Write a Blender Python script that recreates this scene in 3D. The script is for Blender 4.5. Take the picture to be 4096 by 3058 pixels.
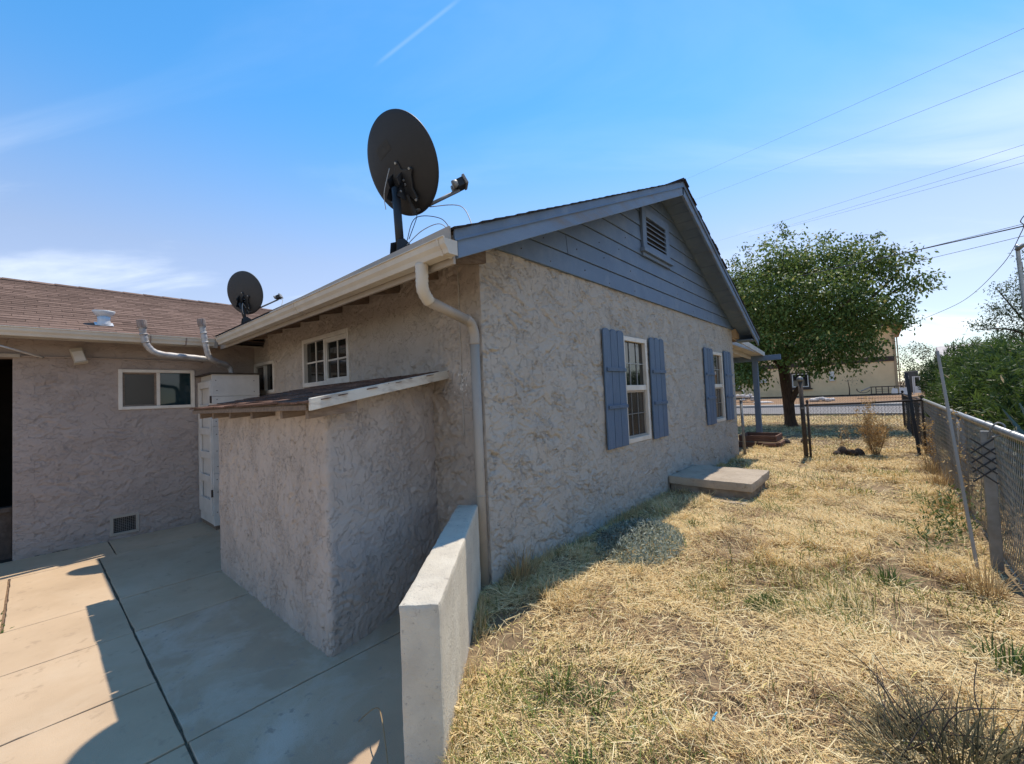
import bpy, math, random
import numpy as np
from mathutils import Vector, Matrix

for o in list(bpy.data.objects): bpy.data.objects.remove(o)
scene = bpy.context.scene
COL = scene.collection
RNG = np.random.default_rng(7)
random.seed(7)
PI = math.pi

# ------------------------------------------------------------------ camera
cd = bpy.data.cameras.new('camera'); cam = bpy.data.objects.new('camera', cd); COL.objects.link(cam)
RIGHT = Vector((0.7496, 0.6605, -0.0434)); FWD = Vector((-0.6594, 0.7508, 0.0376))
FWD.normalize(); RIGHT = (RIGHT - FWD * RIGHT.dot(FWD)).normalized(); UP = RIGHT.cross(FWD)
m = Matrix((RIGHT, UP, -FWD)).transposed().to_4x4(); m.translation = (0, 0, 1.5)
cam.matrix_world = m
cd.sensor_width = 36.0; cd.sensor_fit = 'HORIZONTAL'; cd.lens = 14.82
cd.clip_start = 0.02; cd.clip_end = 6000
scene.camera = cam
scene.render.resolution_x = 1024; scene.render.resolution_y = 764

# ------------------------------------------------------------------ sky, sun, exposure
SUN_DIR = Vector((0.022, -0.450, -1.0)).normalized()      # the way the light travels
SUN_EL = math.asin(-SUN_DIR.z); SUN_AZ = math.atan2(-SUN_DIR.x, -SUN_DIR.y)
world = bpy.data.worlds.new('World'); scene.world = world; world.use_nodes = True
wn = world.node_tree.nodes; wl = world.node_tree.links; wn.clear()
w_out = wn.new('ShaderNodeOutputWorld'); w_bg = wn.new('ShaderNodeBackground')
w_sky = wn.new('ShaderNodeTexSky'); w_sky.sky_type = 'NISHITA'; w_sky.sun_disc = False
w_sky.sun_elevation = SUN_EL; w_sky.sun_rotation = SUN_AZ
w_sky.air_density = 1.0; w_sky.dust_density = 0.06; w_sky.ozone_density = 2.0; w_sky.altitude = 600
w_hs = wn.new('ShaderNodeHueSaturation'); w_hs.inputs['Hue'].default_value = 0.504
wl.new(w_sky.outputs[0], w_hs.inputs['Color'])
# thin wisps of cirrus over the whole sky, denser towards the horizon
w_tc = wn.new('ShaderNodeTexCoord'); w_sep = wn.new('ShaderNodeSeparateXYZ'); wl.new(w_tc.outputs['Generated'], w_sep.inputs[0])
# deeper blue overhead, pale near the horizon, the same all round
for sock, lo_, hi_ in (('Saturation', 1.0, 1.37), ('Value', 0.375, 0.95)):
    w_r = wn.new('ShaderNodeMapRange'); w_r.interpolation_type = 'SMOOTHSTEP'; w_r.inputs['From Min'].default_value = -0.02; w_r.inputs['From Max'].default_value = 0.58; w_r.inputs['To Min'].default_value = lo_; w_r.inputs['To Max'].default_value = hi_
    wl.new(w_sep.outputs['Z'], w_r.inputs['Value']); wl.new(w_r.outputs[0], w_hs.inputs[sock])
w_add = wn.new('ShaderNodeMath'); w_add.operation = 'ADD'; w_add.inputs[1].default_value = 0.22; wl.new(w_sep.outputs['Z'], w_add.inputs[0])
w_dx = wn.new('ShaderNodeMath'); w_dx.operation = 'DIVIDE'; wl.new(w_sep.outputs['X'], w_dx.inputs[0]); wl.new(w_add.outputs[0], w_dx.inputs[1])
w_dy = wn.new('ShaderNodeMath'); w_dy.operation = 'DIVIDE'; wl.new(w_sep.outputs['Y'], w_dy.inputs[0]); wl.new(w_add.outputs[0], w_dy.inputs[1])
w_cmb = wn.new('ShaderNodeCombineXYZ'); wl.new(w_dx.outputs[0], w_cmb.inputs[0]); wl.new(w_dy.outputs[0], w_cmb.inputs[1])
w_rot = wn.new('ShaderNodeMapping'); w_rot.inputs['Rotation'].default_value = (0, 0, -0.72); wl.new(w_cmb.outputs[0], w_rot.inputs[0])
w_map = wn.new('ShaderNodeMapping'); w_map.inputs['Location'].default_value = (5.3, 0.4, 0); w_map.inputs['Scale'].default_value = (0.7, 1.9, 1)
wl.new(w_rot.outputs[0], w_map.inputs[0])
w_nz = wn.new('ShaderNodeTexNoise'); w_nz.inputs['Scale'].default_value = 1.15; w_nz.inputs['Detail'].default_value = 9; w_nz.inputs['Roughness'].default_value = 0.55; w_nz.inputs['Distortion'].default_value = 0.5
wl.new(w_map.outputs[0], w_nz.inputs['Vector'])
w_mr = wn.new('ShaderNodeMapRange'); w_mr.interpolation_type = 'SMOOTHSTEP'; w_mr.inputs['From Min'].default_value = 0.47; w_mr.inputs['From Max'].default_value = 0.72; w_mr.inputs['To Max'].default_value = 0.8
wl.new(w_nz.outputs['Fac'], w_mr.inputs['Value'])
w_el = wn.new('ShaderNodeMapRange'); w_el.interpolation_type = 'SMOOTHSTEP'; w_el.inputs['From Min'].default_value = 0.52; w_el.inputs['From Max'].default_value = 0.12; w_el.inputs['To Min'].default_value = 0.06; w_el.inputs['To Max'].default_value = 1.0
wl.new(w_sep.outputs['Z'], w_el.inputs['Value'])
w_mul = wn.new('ShaderNodeMath'); w_mul.operation = 'MULTIPLY'; wl.new(w_mr.outputs[0], w_mul.inputs[0]); wl.new(w_el.outputs[0], w_mul.inputs[1])
w_mix = wn.new('ShaderNodeMixRGB'); w_mix.inputs['Color2'].default_value = (3.7, 3.9, 4.1, 1)
w_tint = wn.new('ShaderNodeMixRGB'); w_tint.blend_type = 'MULTIPLY'; w_tint.inputs['Fac'].default_value = 1.0; w_tint.inputs['Color2'].default_value = (1.46, 0.96, 0.73, 1)   # warm desert air
w_tf = wn.new('ShaderNodeMapRange'); w_tf.inputs['From Min'].default_value = 0.02; w_tf.inputs['From Max'].default_value = 0.30; w_tf.inputs['To Min'].default_value = 0.0; w_tf.inputs['To Max'].default_value = 1.0
wl.new(w_sep.outputs['Z'], w_tf.inputs['Value']); wl.new(w_tf.outputs[0], w_tint.inputs['Fac'])
wl.new(w_hs.outputs[0], w_tint.inputs['Color1'])
wl.new(w_mul.outputs[0], w_mix.inputs['Fac']); wl.new(w_tint.outputs[0], w_mix.inputs['Color1'])
# a short faint contrail
w_d1 = wn.new('ShaderNodeVectorMath'); w_d1.operation = 'DOT_PRODUCT'; w_d1.inputs[1].default_value = (0.0805, -0.7860, 0.6129); wl.new(w_tc.outputs['Generated'], w_d1.inputs[0])
w_ab = wn.new('ShaderNodeMath'); w_ab.operation = 'ABSOLUTE'; wl.new(w_d1.outputs['Value'], w_ab.inputs[0])
w_c1 = wn.new('ShaderNodeMapRange'); w_c1.interpolation_type = 'SMOOTHSTEP'; w_c1.inputs['From Min'].default_value = 0.0050; w_c1.inputs['From Max'].default_value = 0.0; wl.new(w_ab.outputs[0], w_c1.inputs['Value'])
w_d2 = wn.new('ShaderNodeVectorMath'); w_d2.operation = 'DOT_PRODUCT'; w_d2.inputs[1].default_value = (-0.5911, 0.4575, 0.6643); wl.new(w_tc.outputs['Generated'], w_d2.inputs[0])
w_c2 = wn.new('ShaderNodeMapRange'); w_c2.interpolation_type = 'SMOOTHSTEP'; w_c2.inputs['From Min'].default_value = 0.9945; w_c2.inputs['From Max'].default_value = 0.9985; w_c2.inputs['To Max'].default_value = 0.085; wl.new(w_d2.outputs['Value'], w_c2.inputs['Value'])
w_cm = wn.new('ShaderNodeMath'); w_cm.operation = 'MULTIPLY'; wl.new(w_c1.outputs[0], w_cm.inputs[0]); wl.new(w_c2.outputs[0], w_cm.inputs[1])
w_mx2 = wn.new('ShaderNodeMixRGB'); w_mx2.inputs['Color2'].default_value = (3.7, 3.9, 4.1, 1); wl.new(w_cm.outputs[0], w_mx2.inputs['Fac']); wl.new(w_mix.outputs[0], w_mx2.inputs['Color1'])
wl.new(w_mx2.outputs[0], w_bg.inputs['Color']); w_bg.inputs['Strength'].default_value = 0.15
wl.new(w_bg.outputs[0], w_out.inputs['Surface'])

sd = bpy.data.lights.new('sun', 'SUN'); sun = bpy.data.objects.new('sun', sd); COL.objects.link(sun)
sd.energy = 2.0; sd.angle = math.radians(0.53); sd.color = (1.0, 0.90, 0.76)
sun.rotation_euler = SUN_DIR.to_track_quat('-Z', 'Y').to_euler(); sun.location = (0, 8, 14)
scene.view_settings.view_transform = 'Standard'; scene.view_settings.look = 'None'
scene.view_settings.exposure = 1.3; scene.view_settings.gamma = 1.0; scene.view_settings.use_curve_mapping = False

# ------------------------------------------------------------------ noise (numpy)
def _hash(ix, iy, seed):
    n = (ix.astype(np.int64) * 374761393 + iy.astype(np.int64) * 668265263 + seed * 974634777) & 0xFFFFFFFF
    n = ((n ^ (n >> 13)) * 1274126177) & 0xFFFFFFFF
    n = (n ^ (n >> 16)) & 0xFFFFFFFF
    return n.astype(np.float64) / 4294967295.0
def vnoise(x, y, seed=0):
    x = np.asarray(x, float); y = np.asarray(y, float)
    ix = np.floor(x); iy = np.floor(y); fx = x - ix; fy = y - iy
    fx = fx * fx * (3 - 2 * fx); fy = fy * fy * (3 - 2 * fy)
    a = _hash(ix, iy, seed); b = _hash(ix + 1, iy, seed); c = _hash(ix, iy + 1, seed); d = _hash(ix + 1, iy + 1, seed)
    return (a * (1 - fx) + b * fx) * (1 - fy) + (c * (1 - fx) + d * fx) * fy
def fbm(x, y, seed=0, octv=4, gain=0.5):
    s = 0; amp = 1; tot = 0
    for i in range(octv):
        s = s + amp * vnoise(x * 2 ** i + 17.3 * i, y * 2 ** i - 9.1 * i, seed + i * 31); tot += amp; amp *= gain
    return s / tot
def sstep(a, b, x):
    t = np.clip((x - a) / (b - a), 0, 1); return t * t * (3 - 2 * t)

# ------------------------------------------------------------------ materials
class NT:
    def __init__(s, name):
        s.m = bpy.data.materials.new(name); s.m.use_nodes = True; s.t = s.m.node_tree; s.n = s.t.nodes; s.l = s.t.links
        s.b = s.n['Principled BSDF']
    def new(s, typ, **kw):
        nd = s.n.new(typ)
        for k, v in kw.items():
            if k in nd.inputs: nd.inputs[k].default_value = v
            else: setattr(nd, k, v)
        return nd
    def link(s, a, b): s.l.new(a, b)
def rgba(c): return (c[0], c[1], c[2], 1)
def surf(name, col, col2=None, rough=0.8, scale=6, detail=6, bump=0.0, bump_scale=60, spec=0.3, metal=0.0, speck=None, speck_scale=40,
         stretch=(1, 1, 1), rand=0.0, torn=0.0, tscale=(5.5, 11), patch=None, patch_scale=1.2, patch_amt=0.6, lo=0.35, hi=0.65, coord='Object'):
    k = NT(name); tc = k.new('ShaderNodeTexCoord'); mp = k.new('ShaderNodeMapping'); mp.inputs['Scale'].default_value = stretch
    k.link(tc.outputs[coord], mp.inputs[0])
    oi = None
    if rand > 0:
        oi = k.new('ShaderNodeObjectInfo'); ad = k.new('ShaderNodeVectorMath', operation='ADD'); sc = k.new('ShaderNodeVectorMath', operation='SCALE')
        k.link(oi.outputs['Location'], sc.inputs[0]); sc.inputs['Scale'].default_value = 3.7
        k.link(mp.outputs[0], ad.inputs[0]); k.link(sc.outputs[0], ad.inputs[1]); vec = ad.outputs[0]
    else: vec = mp.outputs[0]
    nz = k.new('ShaderNodeTexNoise', Scale=scale, Detail=detail, Roughness=0.62); k.link(vec, nz.inputs['Vector'])
    mr = k.new('ShaderNodeMapRange'); mr.inputs['From Min'].default_value = lo; mr.inputs['From Max'].default_value = hi; k.link(nz.outputs['Fac'], mr.inputs['Value'])
    mx = k.new('ShaderNodeMixRGB'); mx.inputs['Color1'].default_value = rgba(col); mx.inputs['Color2'].default_value = rgba(col2 or [c * 0.8 for c in col])
    k.link(mr.outputs[0], mx.inputs['Fac']); out = mx.outputs[0]
    if patch:
        n2 = k.new('ShaderNodeTexNoise', Scale=patch_scale, Detail=8, Roughness=0.65, Distortion=0.4); k.link(vec, n2.inputs['Vector'])
        m2 = k.new('ShaderNodeMapRange'); m2.inputs['From Min'].default_value = 0.5; m2.inputs['From Max'].default_value = 0.72; m2.inputs['To Max'].default_value = patch_amt; k.link(n2.outputs['Fac'], m2.inputs['Value'])
        x2 = k.new('ShaderNodeMixRGB'); x2.inputs['Color2'].default_value = rgba(patch); k.link(m2.outputs[0], x2.inputs['Fac']); k.link(out, x2.inputs['Color1']); out = x2.outputs[0]
    if speck:
        n3 = k.new('ShaderNodeTexNoise', Scale=speck_scale, Detail=3, Roughness=0.7); k.link(vec, n3.inputs['Vector'])
        m3 = k.new('ShaderNodeMapRange'); m3.inputs['From Min'].default_value = 0.60; m3.inputs['From Max'].default_value = 0.70; k.link(n3.outputs['Fac'], m3.inputs['Value'])
        x3 = k.new('ShaderNodeMixRGB'); x3.inputs['Color2'].default_value = rgba(speck); k.link(m3.outputs[0], x3.inputs['Fac']); k.link(out, x3.inputs['Color1']); out = x3.outputs[0]
    if rand > 0:
        m4 = k.new('ShaderNodeMapRange'); m4.inputs['To Min'].default_value = 1 - rand; m4.inputs['To Max'].default_value = 1 + rand; k.link(oi.outputs['Random'], m4.inputs['Value'])
        x4 = k.new('ShaderNodeVectorMath', operation='SCALE'); k.link(out, x4.inputs[0]); k.link(m4.outputs[0], x4.inputs['Scale']); out = x4.outputs[0]
    k.link(out, k.b.inputs['Base Color'])
    k.b.inputs['Roughness'].default_value = rough; k.b.inputs['Metallic'].default_value = metal; k.b.inputs['Specular IOR Level'].default_value = spec
    if bump > 0:
        n5 = k.new('ShaderNodeTexNoise', Scale=bump_scale, Detail=5, Roughness=0.65); k.link(vec, n5.inputs['Vector'])
        bp = k.new('ShaderNodeBump', Strength=bump, Distance=0.006); k.link(n5.outputs['Fac'], bp.inputs['Height']); k.link(bp.outputs[0], k.b.inputs['Normal'])
        if torn > 0:                                   # crisp torn edges of the trowelled coat, finer than the mesh
            prev = None
            mk = k.new('ShaderNodeTexNoise', Scale=3.3, Detail=2); k.link(vec, mk.inputs['Vector'])
            mk2 = k.new('ShaderNodeMapRange'); mk2.inputs['From Min'].default_value = .42; mk2.inputs['From Max'].default_value = .62; k.link(mk.outputs['Fac'], mk2.inputs['Value'])
            for sc_, w_, am_ in ((tscale[0], .012, 1.0), (tscale[1], .022, .55), (tscale[1] * 2.6, .06, .38)):
                nn = k.new('ShaderNodeTexNoise', Scale=sc_, Detail=6, Roughness=0.6, Distortion=0.25); k.link(vec, nn.inputs['Vector'])
                st_ = k.new('ShaderNodeMapRange'); st_.inputs['From Min'].default_value = .5 - w_; st_.inputs['From Max'].default_value = .5; st_.inputs['To Max'].default_value = am_; k.link(nn.outputs['Fac'], st_.inputs['Value'])
                if prev is None: prev = st_.outputs[0]
                else:
                    ml_ = k.new('ShaderNodeMath', operation='MULTIPLY_ADD'); k.link(st_.outputs[0], ml_.inputs[0]); k.link(mk2.outputs[0], ml_.inputs[1]); k.link(prev, ml_.inputs[2]); prev = ml_.outputs[0]
            b2 = k.new('ShaderNodeBump', Strength=1.0, Distance=torn); k.link(prev, b2.inputs['Height']); k.link(b2.outputs[0], bp.inputs['Normal'])
    return k.m

M = {}
M['stucco'] = surf('stucco_taupe', (0.475, 0.425, 0.365), (0.45, 0.402, 0.345), 0.95, 2.2, 8, 0.95, 70, 0.1, torn=0.0078, patch=(0.50, 0.45, 0.39), patch_scale=1.6, patch_amt=0.35)
M['stucco_wing'] = surf('stucco_wing_shade_tone', (0.42, 0.345, 0.302), (0.37, 0.302, 0.263), 0.95, 2.0, 8, 0.9, 70, 0.1, torn=0.0042, tscale=(5.5, 13), stretch=(1, 1, 1.7), patch=(0.46, 0.388, 0.345), patch_scale=1.4, patch_amt=0.5)  # same paint as the gable; the wing's mauve shade tone is coloured in
M['stucco_eave'] = surf('stucco_eave_shade_tone', (0.50, 0.425, 0.355), (0.435, 0.368, 0.306), 0.95, 2.2, 8, 0.9, 70, 0.1, torn=0.005, tscale=(6, 12), patch=(0.54, 0.465, 0.395), patch_scale=1.6, patch_amt=0.5)  # same paint again, with the eave wall's tone in shade put into the colour
M['stucco_lean'] = surf('stucco_lean_to', (0.51, 0.43, 0.368), (0.465, 0.39, 0.333), 0.95, 2.4, 8, 1.0, 70, 0.1, torn=0.0065, tscale=(8, 19), stretch=(1, 1, .7), patch=(0.535, 0.462, 0.402), patch_scale=1.5, patch_amt=0.5)
M['blue'] = surf('blue_grey_paint', (0.135, 0.19, 0.268), (0.115, 0.163, 0.236), 0.6, 3, 8, 0.25, 90, 0.35, patch=(0.21, 0.25, 0.30), patch_scale=4.0, patch_amt=0.6)
M['blue_worn'] = surf('weathered_blue_paint', (0.185, 0.25, 0.34), (0.155, 0.212, 0.295), 0.65, 5, 8, 0.3, 80, 0.3, stretch=(1, 0.35, 1.6), patch=(0.20, 0.185, 0.175), patch_scale=5, patch_amt=0.9)
M['shutter'] = surf('shutter_blue_paint', (0.10, 0.15, 0.225), (0.082, 0.125, 0.19), 0.55, 6, 8, 0.25, 60, 0.35, stretch=(1, 6, 0.8), rand=0.10)
M['cream'] = surf('cream_metal_paint', (0.62, 0.565, 0.475), (0.56, 0.50, 0.41), 0.45, 4, 6, 0.05, 60, 0.4, patch=(0.42, 0.34, 0.26), patch_scale=2.8, patch_amt=0.35)
M['taupe_metal'] = surf('taupe_metal_paint', (0.40, 0.345, 0.285), (0.36, 0.31, 0.255), 0.5, 4, 6, 0.05, 60, 0.4, patch=(0.30, 0.25, 0.21), patch_scale=3, patch_amt=0.5)
M['vinyl'] = surf('off_white_vinyl', (0.72, 0.66, 0.58), (0.64, 0.57, 0.49), 0.4, 5, 6, 0.04, 60, 0.4, patch=(0.45, 0.37, 0.29), patch_scale=5, patch_amt=0.35)
M['white_paint'] = surf('chalky_white_paint', (0.66, 0.62, 0.57), (0.57, 0.53, 0.48), 0.6, 4, 8, 0.2, 70, 0.3, patch=(0.46, 0.41, 0.36), patch_scale=3, patch_amt=0.4)
M['peeling'] = surf('peeling_cream_paint', (0.70, 0.65, 0.56), (0.60, 0.54, 0.45), 0.65, 5, 8, 0.4, 60, 0.3, stretch=(1, 0.4, 1.5), patch=(0.26, 0.19, 0.14), patch_scale=9, patch_amt=0.8)
M['raw_wood'] = surf('weathered_raw_wood', (0.27, 0.205, 0.155), (0.17, 0.125, 0.095), 0.85, 10, 8, 0.5, 60, 0.2, stretch=(4, 1, 4), rand=0.15)
M['redwood'] = surf('faded_red_brown_wood', (0.20, 0.115, 0.085), (0.13, 0.075, 0.058), 0.85, 8, 8, 0.4, 60, 0.2, stretch=(1, 3, 3), rand=0.2)
M['shingle'] = surf('brown_asphalt_shingle', (0.215, 0.148, 0.118), (0.155, 0.105, 0.085), 1.0, 26, 6, 0.7, 240, 0.0, rand=0.22)
M['shingle_dark'] = surf('dark_asphalt_shingle', (0.06, 0.052, 0.05), (0.035, 0.03, 0.03), 0.95, 30, 6, 0.7, 240, 0.1, rand=0.25)
M['shingle_lean'] = surf('maroon_brown_shingle', (0.205, 0.125, 0.095), (0.115, 0.072, 0.056), 1.0, 30, 6, 0.8, 200, 0.0, rand=0.35)
M['concrete'] = surf('patio_concrete', (0.57, 0.42, 0.275), (0.475, 0.345, 0.222), 0.88, 1.3, 9, 0.35, 170, 0.2, patch=(0.60, 0.47, 0.33), patch_scale=1.1, patch_amt=0.6, speck=(0.44, 0.32, 0.21), speck_scale=9)
M['concrete_stain'] = surf('stained_patio_concrete', (0.545, 0.40, 0.265), (0.455, 0.33, 0.22), 0.9, 1.6, 9, 0.4, 150, 0.2, patch=(0.66, 0.55, 0.43), patch_scale=2.0, patch_amt=0.7, speck=(0.40, 0.31, 0.235), speck_scale=12)
M['joint'] = surf('joint_dirt', (0.24, 0.165, 0.11), (0.14, 0.095, 0.065), 1, 20, 4, 0.6, 150, 0.1)
M['garden_wall'] = surf('pale_cement_plaster', (0.64, 0.585, 0.48), (0.55, 0.495, 0.40), 0.92, 4, 9, 1.0, 90, 0.15, patch=(0.42, 0.375, 0.315), patch_scale=4.5, patch_amt=0.5, speck=(0.38, 0.335, 0.28), speck_scale=34)
M['step'] = surf('old_step_concrete', (0.46, 0.385, 0.30), (0.36, 0.30, 0.235), 0.92, 3, 9, 0.6, 90, 0.2, patch=(0.30, 0.235, 0.175), patch_scale=3, patch_amt=0.6, speck=(0.25, 0.2, 0.15), speck_scale=18)
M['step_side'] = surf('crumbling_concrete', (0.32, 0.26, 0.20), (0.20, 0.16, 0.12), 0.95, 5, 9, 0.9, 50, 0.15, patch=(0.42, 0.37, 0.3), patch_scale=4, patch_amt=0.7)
M['dirt'] = surf('dry_dirt', (0.27, 0.195, 0.118), (0.17, 0.122, 0.075), 1.0, 3, 9, 0.8, 60, 0.1, patch=(0.33, 0.25, 0.155), patch_scale=0.9, patch_amt=0.6, speck=(0.12, 0.085, 0.055), speck_scale=25)
M['dirt_far'] = surf('reddish_far_dirt', (0.30, 0.195, 0.12), (0.25, 0.16, 0.10), 1.0, 1, 8, 0.4, 20, 0.1)
M['asphalt'] = surf('sun_bleached_asphalt', (0.235, 0.215, 0.20), (0.19, 0.175, 0.165), 0.95, 2, 8, 0.3, 60, 0.1)
M['kerb'] = surf('kerb_concrete', (0.36, 0.33, 0.295), (0.30, 0.27, 0.24), 0.9, 2, 8, 0.3, 60, 0.2)
M['black_metal'] = surf('charcoal_powder_coat', (0.028, 0.027, 0.027), (0.022, 0.021, 0.021), 0.5, 5, 5, 0.08, 200, 0.4)
M['dish_back'] = surf('charcoal_dish_paint', (0.030, 0.029, 0.029), (0.024, 0.0235, 0.0235), 0.55, 2.5, 6, 0.0, 60, 0.35, patch=(0.04, 0.037, 0.034), patch_scale=2.5, patch_amt=0.6)
M['dish_back_faded'] = surf('faded_grey_dish_paint', (0.062, 0.058, 0.055), (0.05, 0.047, 0.045), 0.6, 2.5, 6, 0.0, 60, 0.3)
M['sticker'] = surf('worn_sticker', (0.05, 0.047, 0.042), (0.038, 0.036, 0.033), 0.7, 20, 5)
M['galv'] = surf('galvanised_steel', (0.40, 0.40, 0.39), (0.30, 0.30, 0.29), 0.42, 14, 6, 0.1, 80, 0.5, metal=0.55, patch=(0.25, 0.225, 0.2), patch_scale=6, patch_amt=0.5)
M['galv_dull'] = surf('dull_galvanised_pipe', (0.27, 0.265, 0.255), (0.20, 0.195, 0.185), 0.55, 12, 6, 0.15, 80, 0.45, metal=0.4, patch=(0.19, 0.15, 0.12), patch_scale=5, patch_amt=0.5)
M['rusty'] = surf('rusty_dark_steel', (0.085, 0.065, 0.053), (0.055, 0.042, 0.035), 0.75, 14, 6, 0.3, 80, 0.3, metal=0.2, patch=(0.14, 0.115, 0.10), patch_scale=7, patch_amt=0.6)
M['pipe_silver'] = surf('painted_silver_duct', (0.50, 0.485, 0.47), (0.36, 0.34, 0.33), 0.55, 7, 7, 0.35, 45, 0.4, metal=0.25, patch=(0.23, 0.17, 0.14), patch_scale=7, patch_amt=0.7)
M['pipe_cap'] = surf('rust_stained_cap', (0.36, 0.30, 0.265), (0.24, 0.17, 0.14), 0.7, 18, 6, 0.3, 60, 0.3, stretch=(3, 3, 0.4), metal=0.15)
M['vent_white'] = surf('aluminium_vent_paint', (0.66, 0.66, 0.66), (0.55, 0.55, 0.55), 0.45, 8, 6, 0.15, 60, 0.4, metal=0.2)
M['wire'] = surf('chain_link_wire', (0.40, 0.39, 0.37), (0.27, 0.26, 0.245), 0.5, 9, 5, 0.0, 60, 0.45, metal=0.45, patch=(0.17, 0.13, 0.105), patch_scale=3, patch_amt=0.6)
M['wire_dark'] = surf('dark_chain_link_wire', (0.12, 0.105, 0.095), (0.085, 0.072, 0.063), 0.6, 9, 5, 0.0, 60, 0.35, metal=0.3)
M['cable'] = surf('cable_black', (0.06, 0.06, 0.065), (0.05, 0.05, 0.055), 0.6, 3, 2)
M['cable_light'] = surf('cable_grey', (0.45, 0.44, 0.42), (0.38, 0.37, 0.35), 0.5, 3, 2)
M['lamp_plastic'] = surf('yellowed_lamp_plastic', (0.52, 0.45, 0.35), (0.45, 0.38, 0.29), 0.45, 6, 5, 0.05, 60, 0.4)
M['wire_screen'] = surf('bug_screen', (0.095, 0.085, 0.075), (0.075, 0.068, 0.06), 0.6, 6, 5)
M['opening_shade'] = surf('opening_shade_colour', (0.03, 0.026, 0.023), (0.022, 0.02, 0.018), 0.9, 3, 4)  # near-black colour in place of the shade inside openings
M['bark'] = surf('brown_bark', (0.125, 0.078, 0.054), (0.07, 0.044, 0.031), 0.95, 9, 8, 0.9, 22, 0.1, stretch=(3, 3, 0.5))
M['tan_stucco'] = surf('tan_stucco', (0.82, 0.58, 0.33), (0.76, 0.53, 0.30), 0.95, 1.2, 6, 0.3, 60, 0.1, patch=(0.42, 0.30, 0.18), patch_scale=0.7, patch_amt=0.4)
M['brown_trim'] = surf('dark_brown_trim', (0.075, 0.048, 0.038), (0.06, 0.04, 0.03), 0.7, 3, 4)
M['tan_soffit'] = surf('tan_soffit', (0.42, 0.29, 0.17), (0.38, 0.26, 0.15), 0.8, 3, 4)
M['tile_roof'] = surf('grey_brown_roof', (0.22, 0.17, 0.14), (0.17, 0.13, 0.11), 0.9, 3, 4)
M['rubble'] = surf('white_rubble', (0.66, 0.60, 0.55), (0.52, 0.45, 0.40), 0.9, 5, 6, 0.5, 30, 0.2)
M['char'] = surf('charred_wood', (0.045, 0.034, 0.03), (0.10, 0.08, 0.07), 0.9, 14, 7, 0.8, 40, 0.2)
M['agave'] = surf('blue_green_agave', (0.13, 0.18, 0.155), (0.10, 0.145, 0.125), 0.55, 5, 6, 0.1, 60, 0.35)
M['blue_plastic'] = surf('blue_plastic', (0.05, 0.33, 0.55), (0.04, 0.28, 0.48), 0.4, 8, 3)
M['lnb'] = surf('grey_plastic', (0.33, 0.32, 0.30), (0.27, 0.26, 0.245), 0.5, 6, 5, 0.05, 60, 0.4)

def glass(name, col, rough=0.03):
    k = NT(name); k.b.inputs['Base Color'].default_value = rgba(col); k.b.inputs['Roughness'].default_value = rough
    k.b.inputs['Specular IOR Level'].default_value = 0.5; k.b.inputs['IOR'].default_value = 1.5
    return k.m
M['glass'] = glass('dark_window_glass', (0.012, 0.013, 0.012))
M['glass_teal'] = glass('teal_tinted_pane', (0.010, 0.028, 0.035))
M['glass_screen'] = glass('pane_behind_screen', (0.045, 0.035, 0.028), 0.25)
def leafmat(name, rough=0.55, trans=0.25):
    k = NT(name); a = k.new('ShaderNodeVertexColor'); a.layer_name = 'col'
    k.link(a.outputs['Color'], k.b.inputs['Base Color']); k.b.inputs['Roughness'].default_value = rough; k.b.inputs['Specular IOR Level'].default_value = 0.3
    tr = k.new('ShaderNodeBsdfTranslucent'); k.link(a.outputs['Color'], tr.inputs['Color'])
    mx = k.new('ShaderNodeMixShader'); mx.inputs[0].default_value = trans
    k.link(k.b.outputs[0], mx.inputs[1]); k.link(tr.outputs[0], mx.inputs[2]); k.link(mx.outputs[0], k.n['Material Output'].inputs['Surface'])
    return k.m
M['leaf'] = leafmat('leaf_green', 0.5, 0.4)
M['straw'] = leafmat('dry_straw', 0.7, 0.2)

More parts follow.
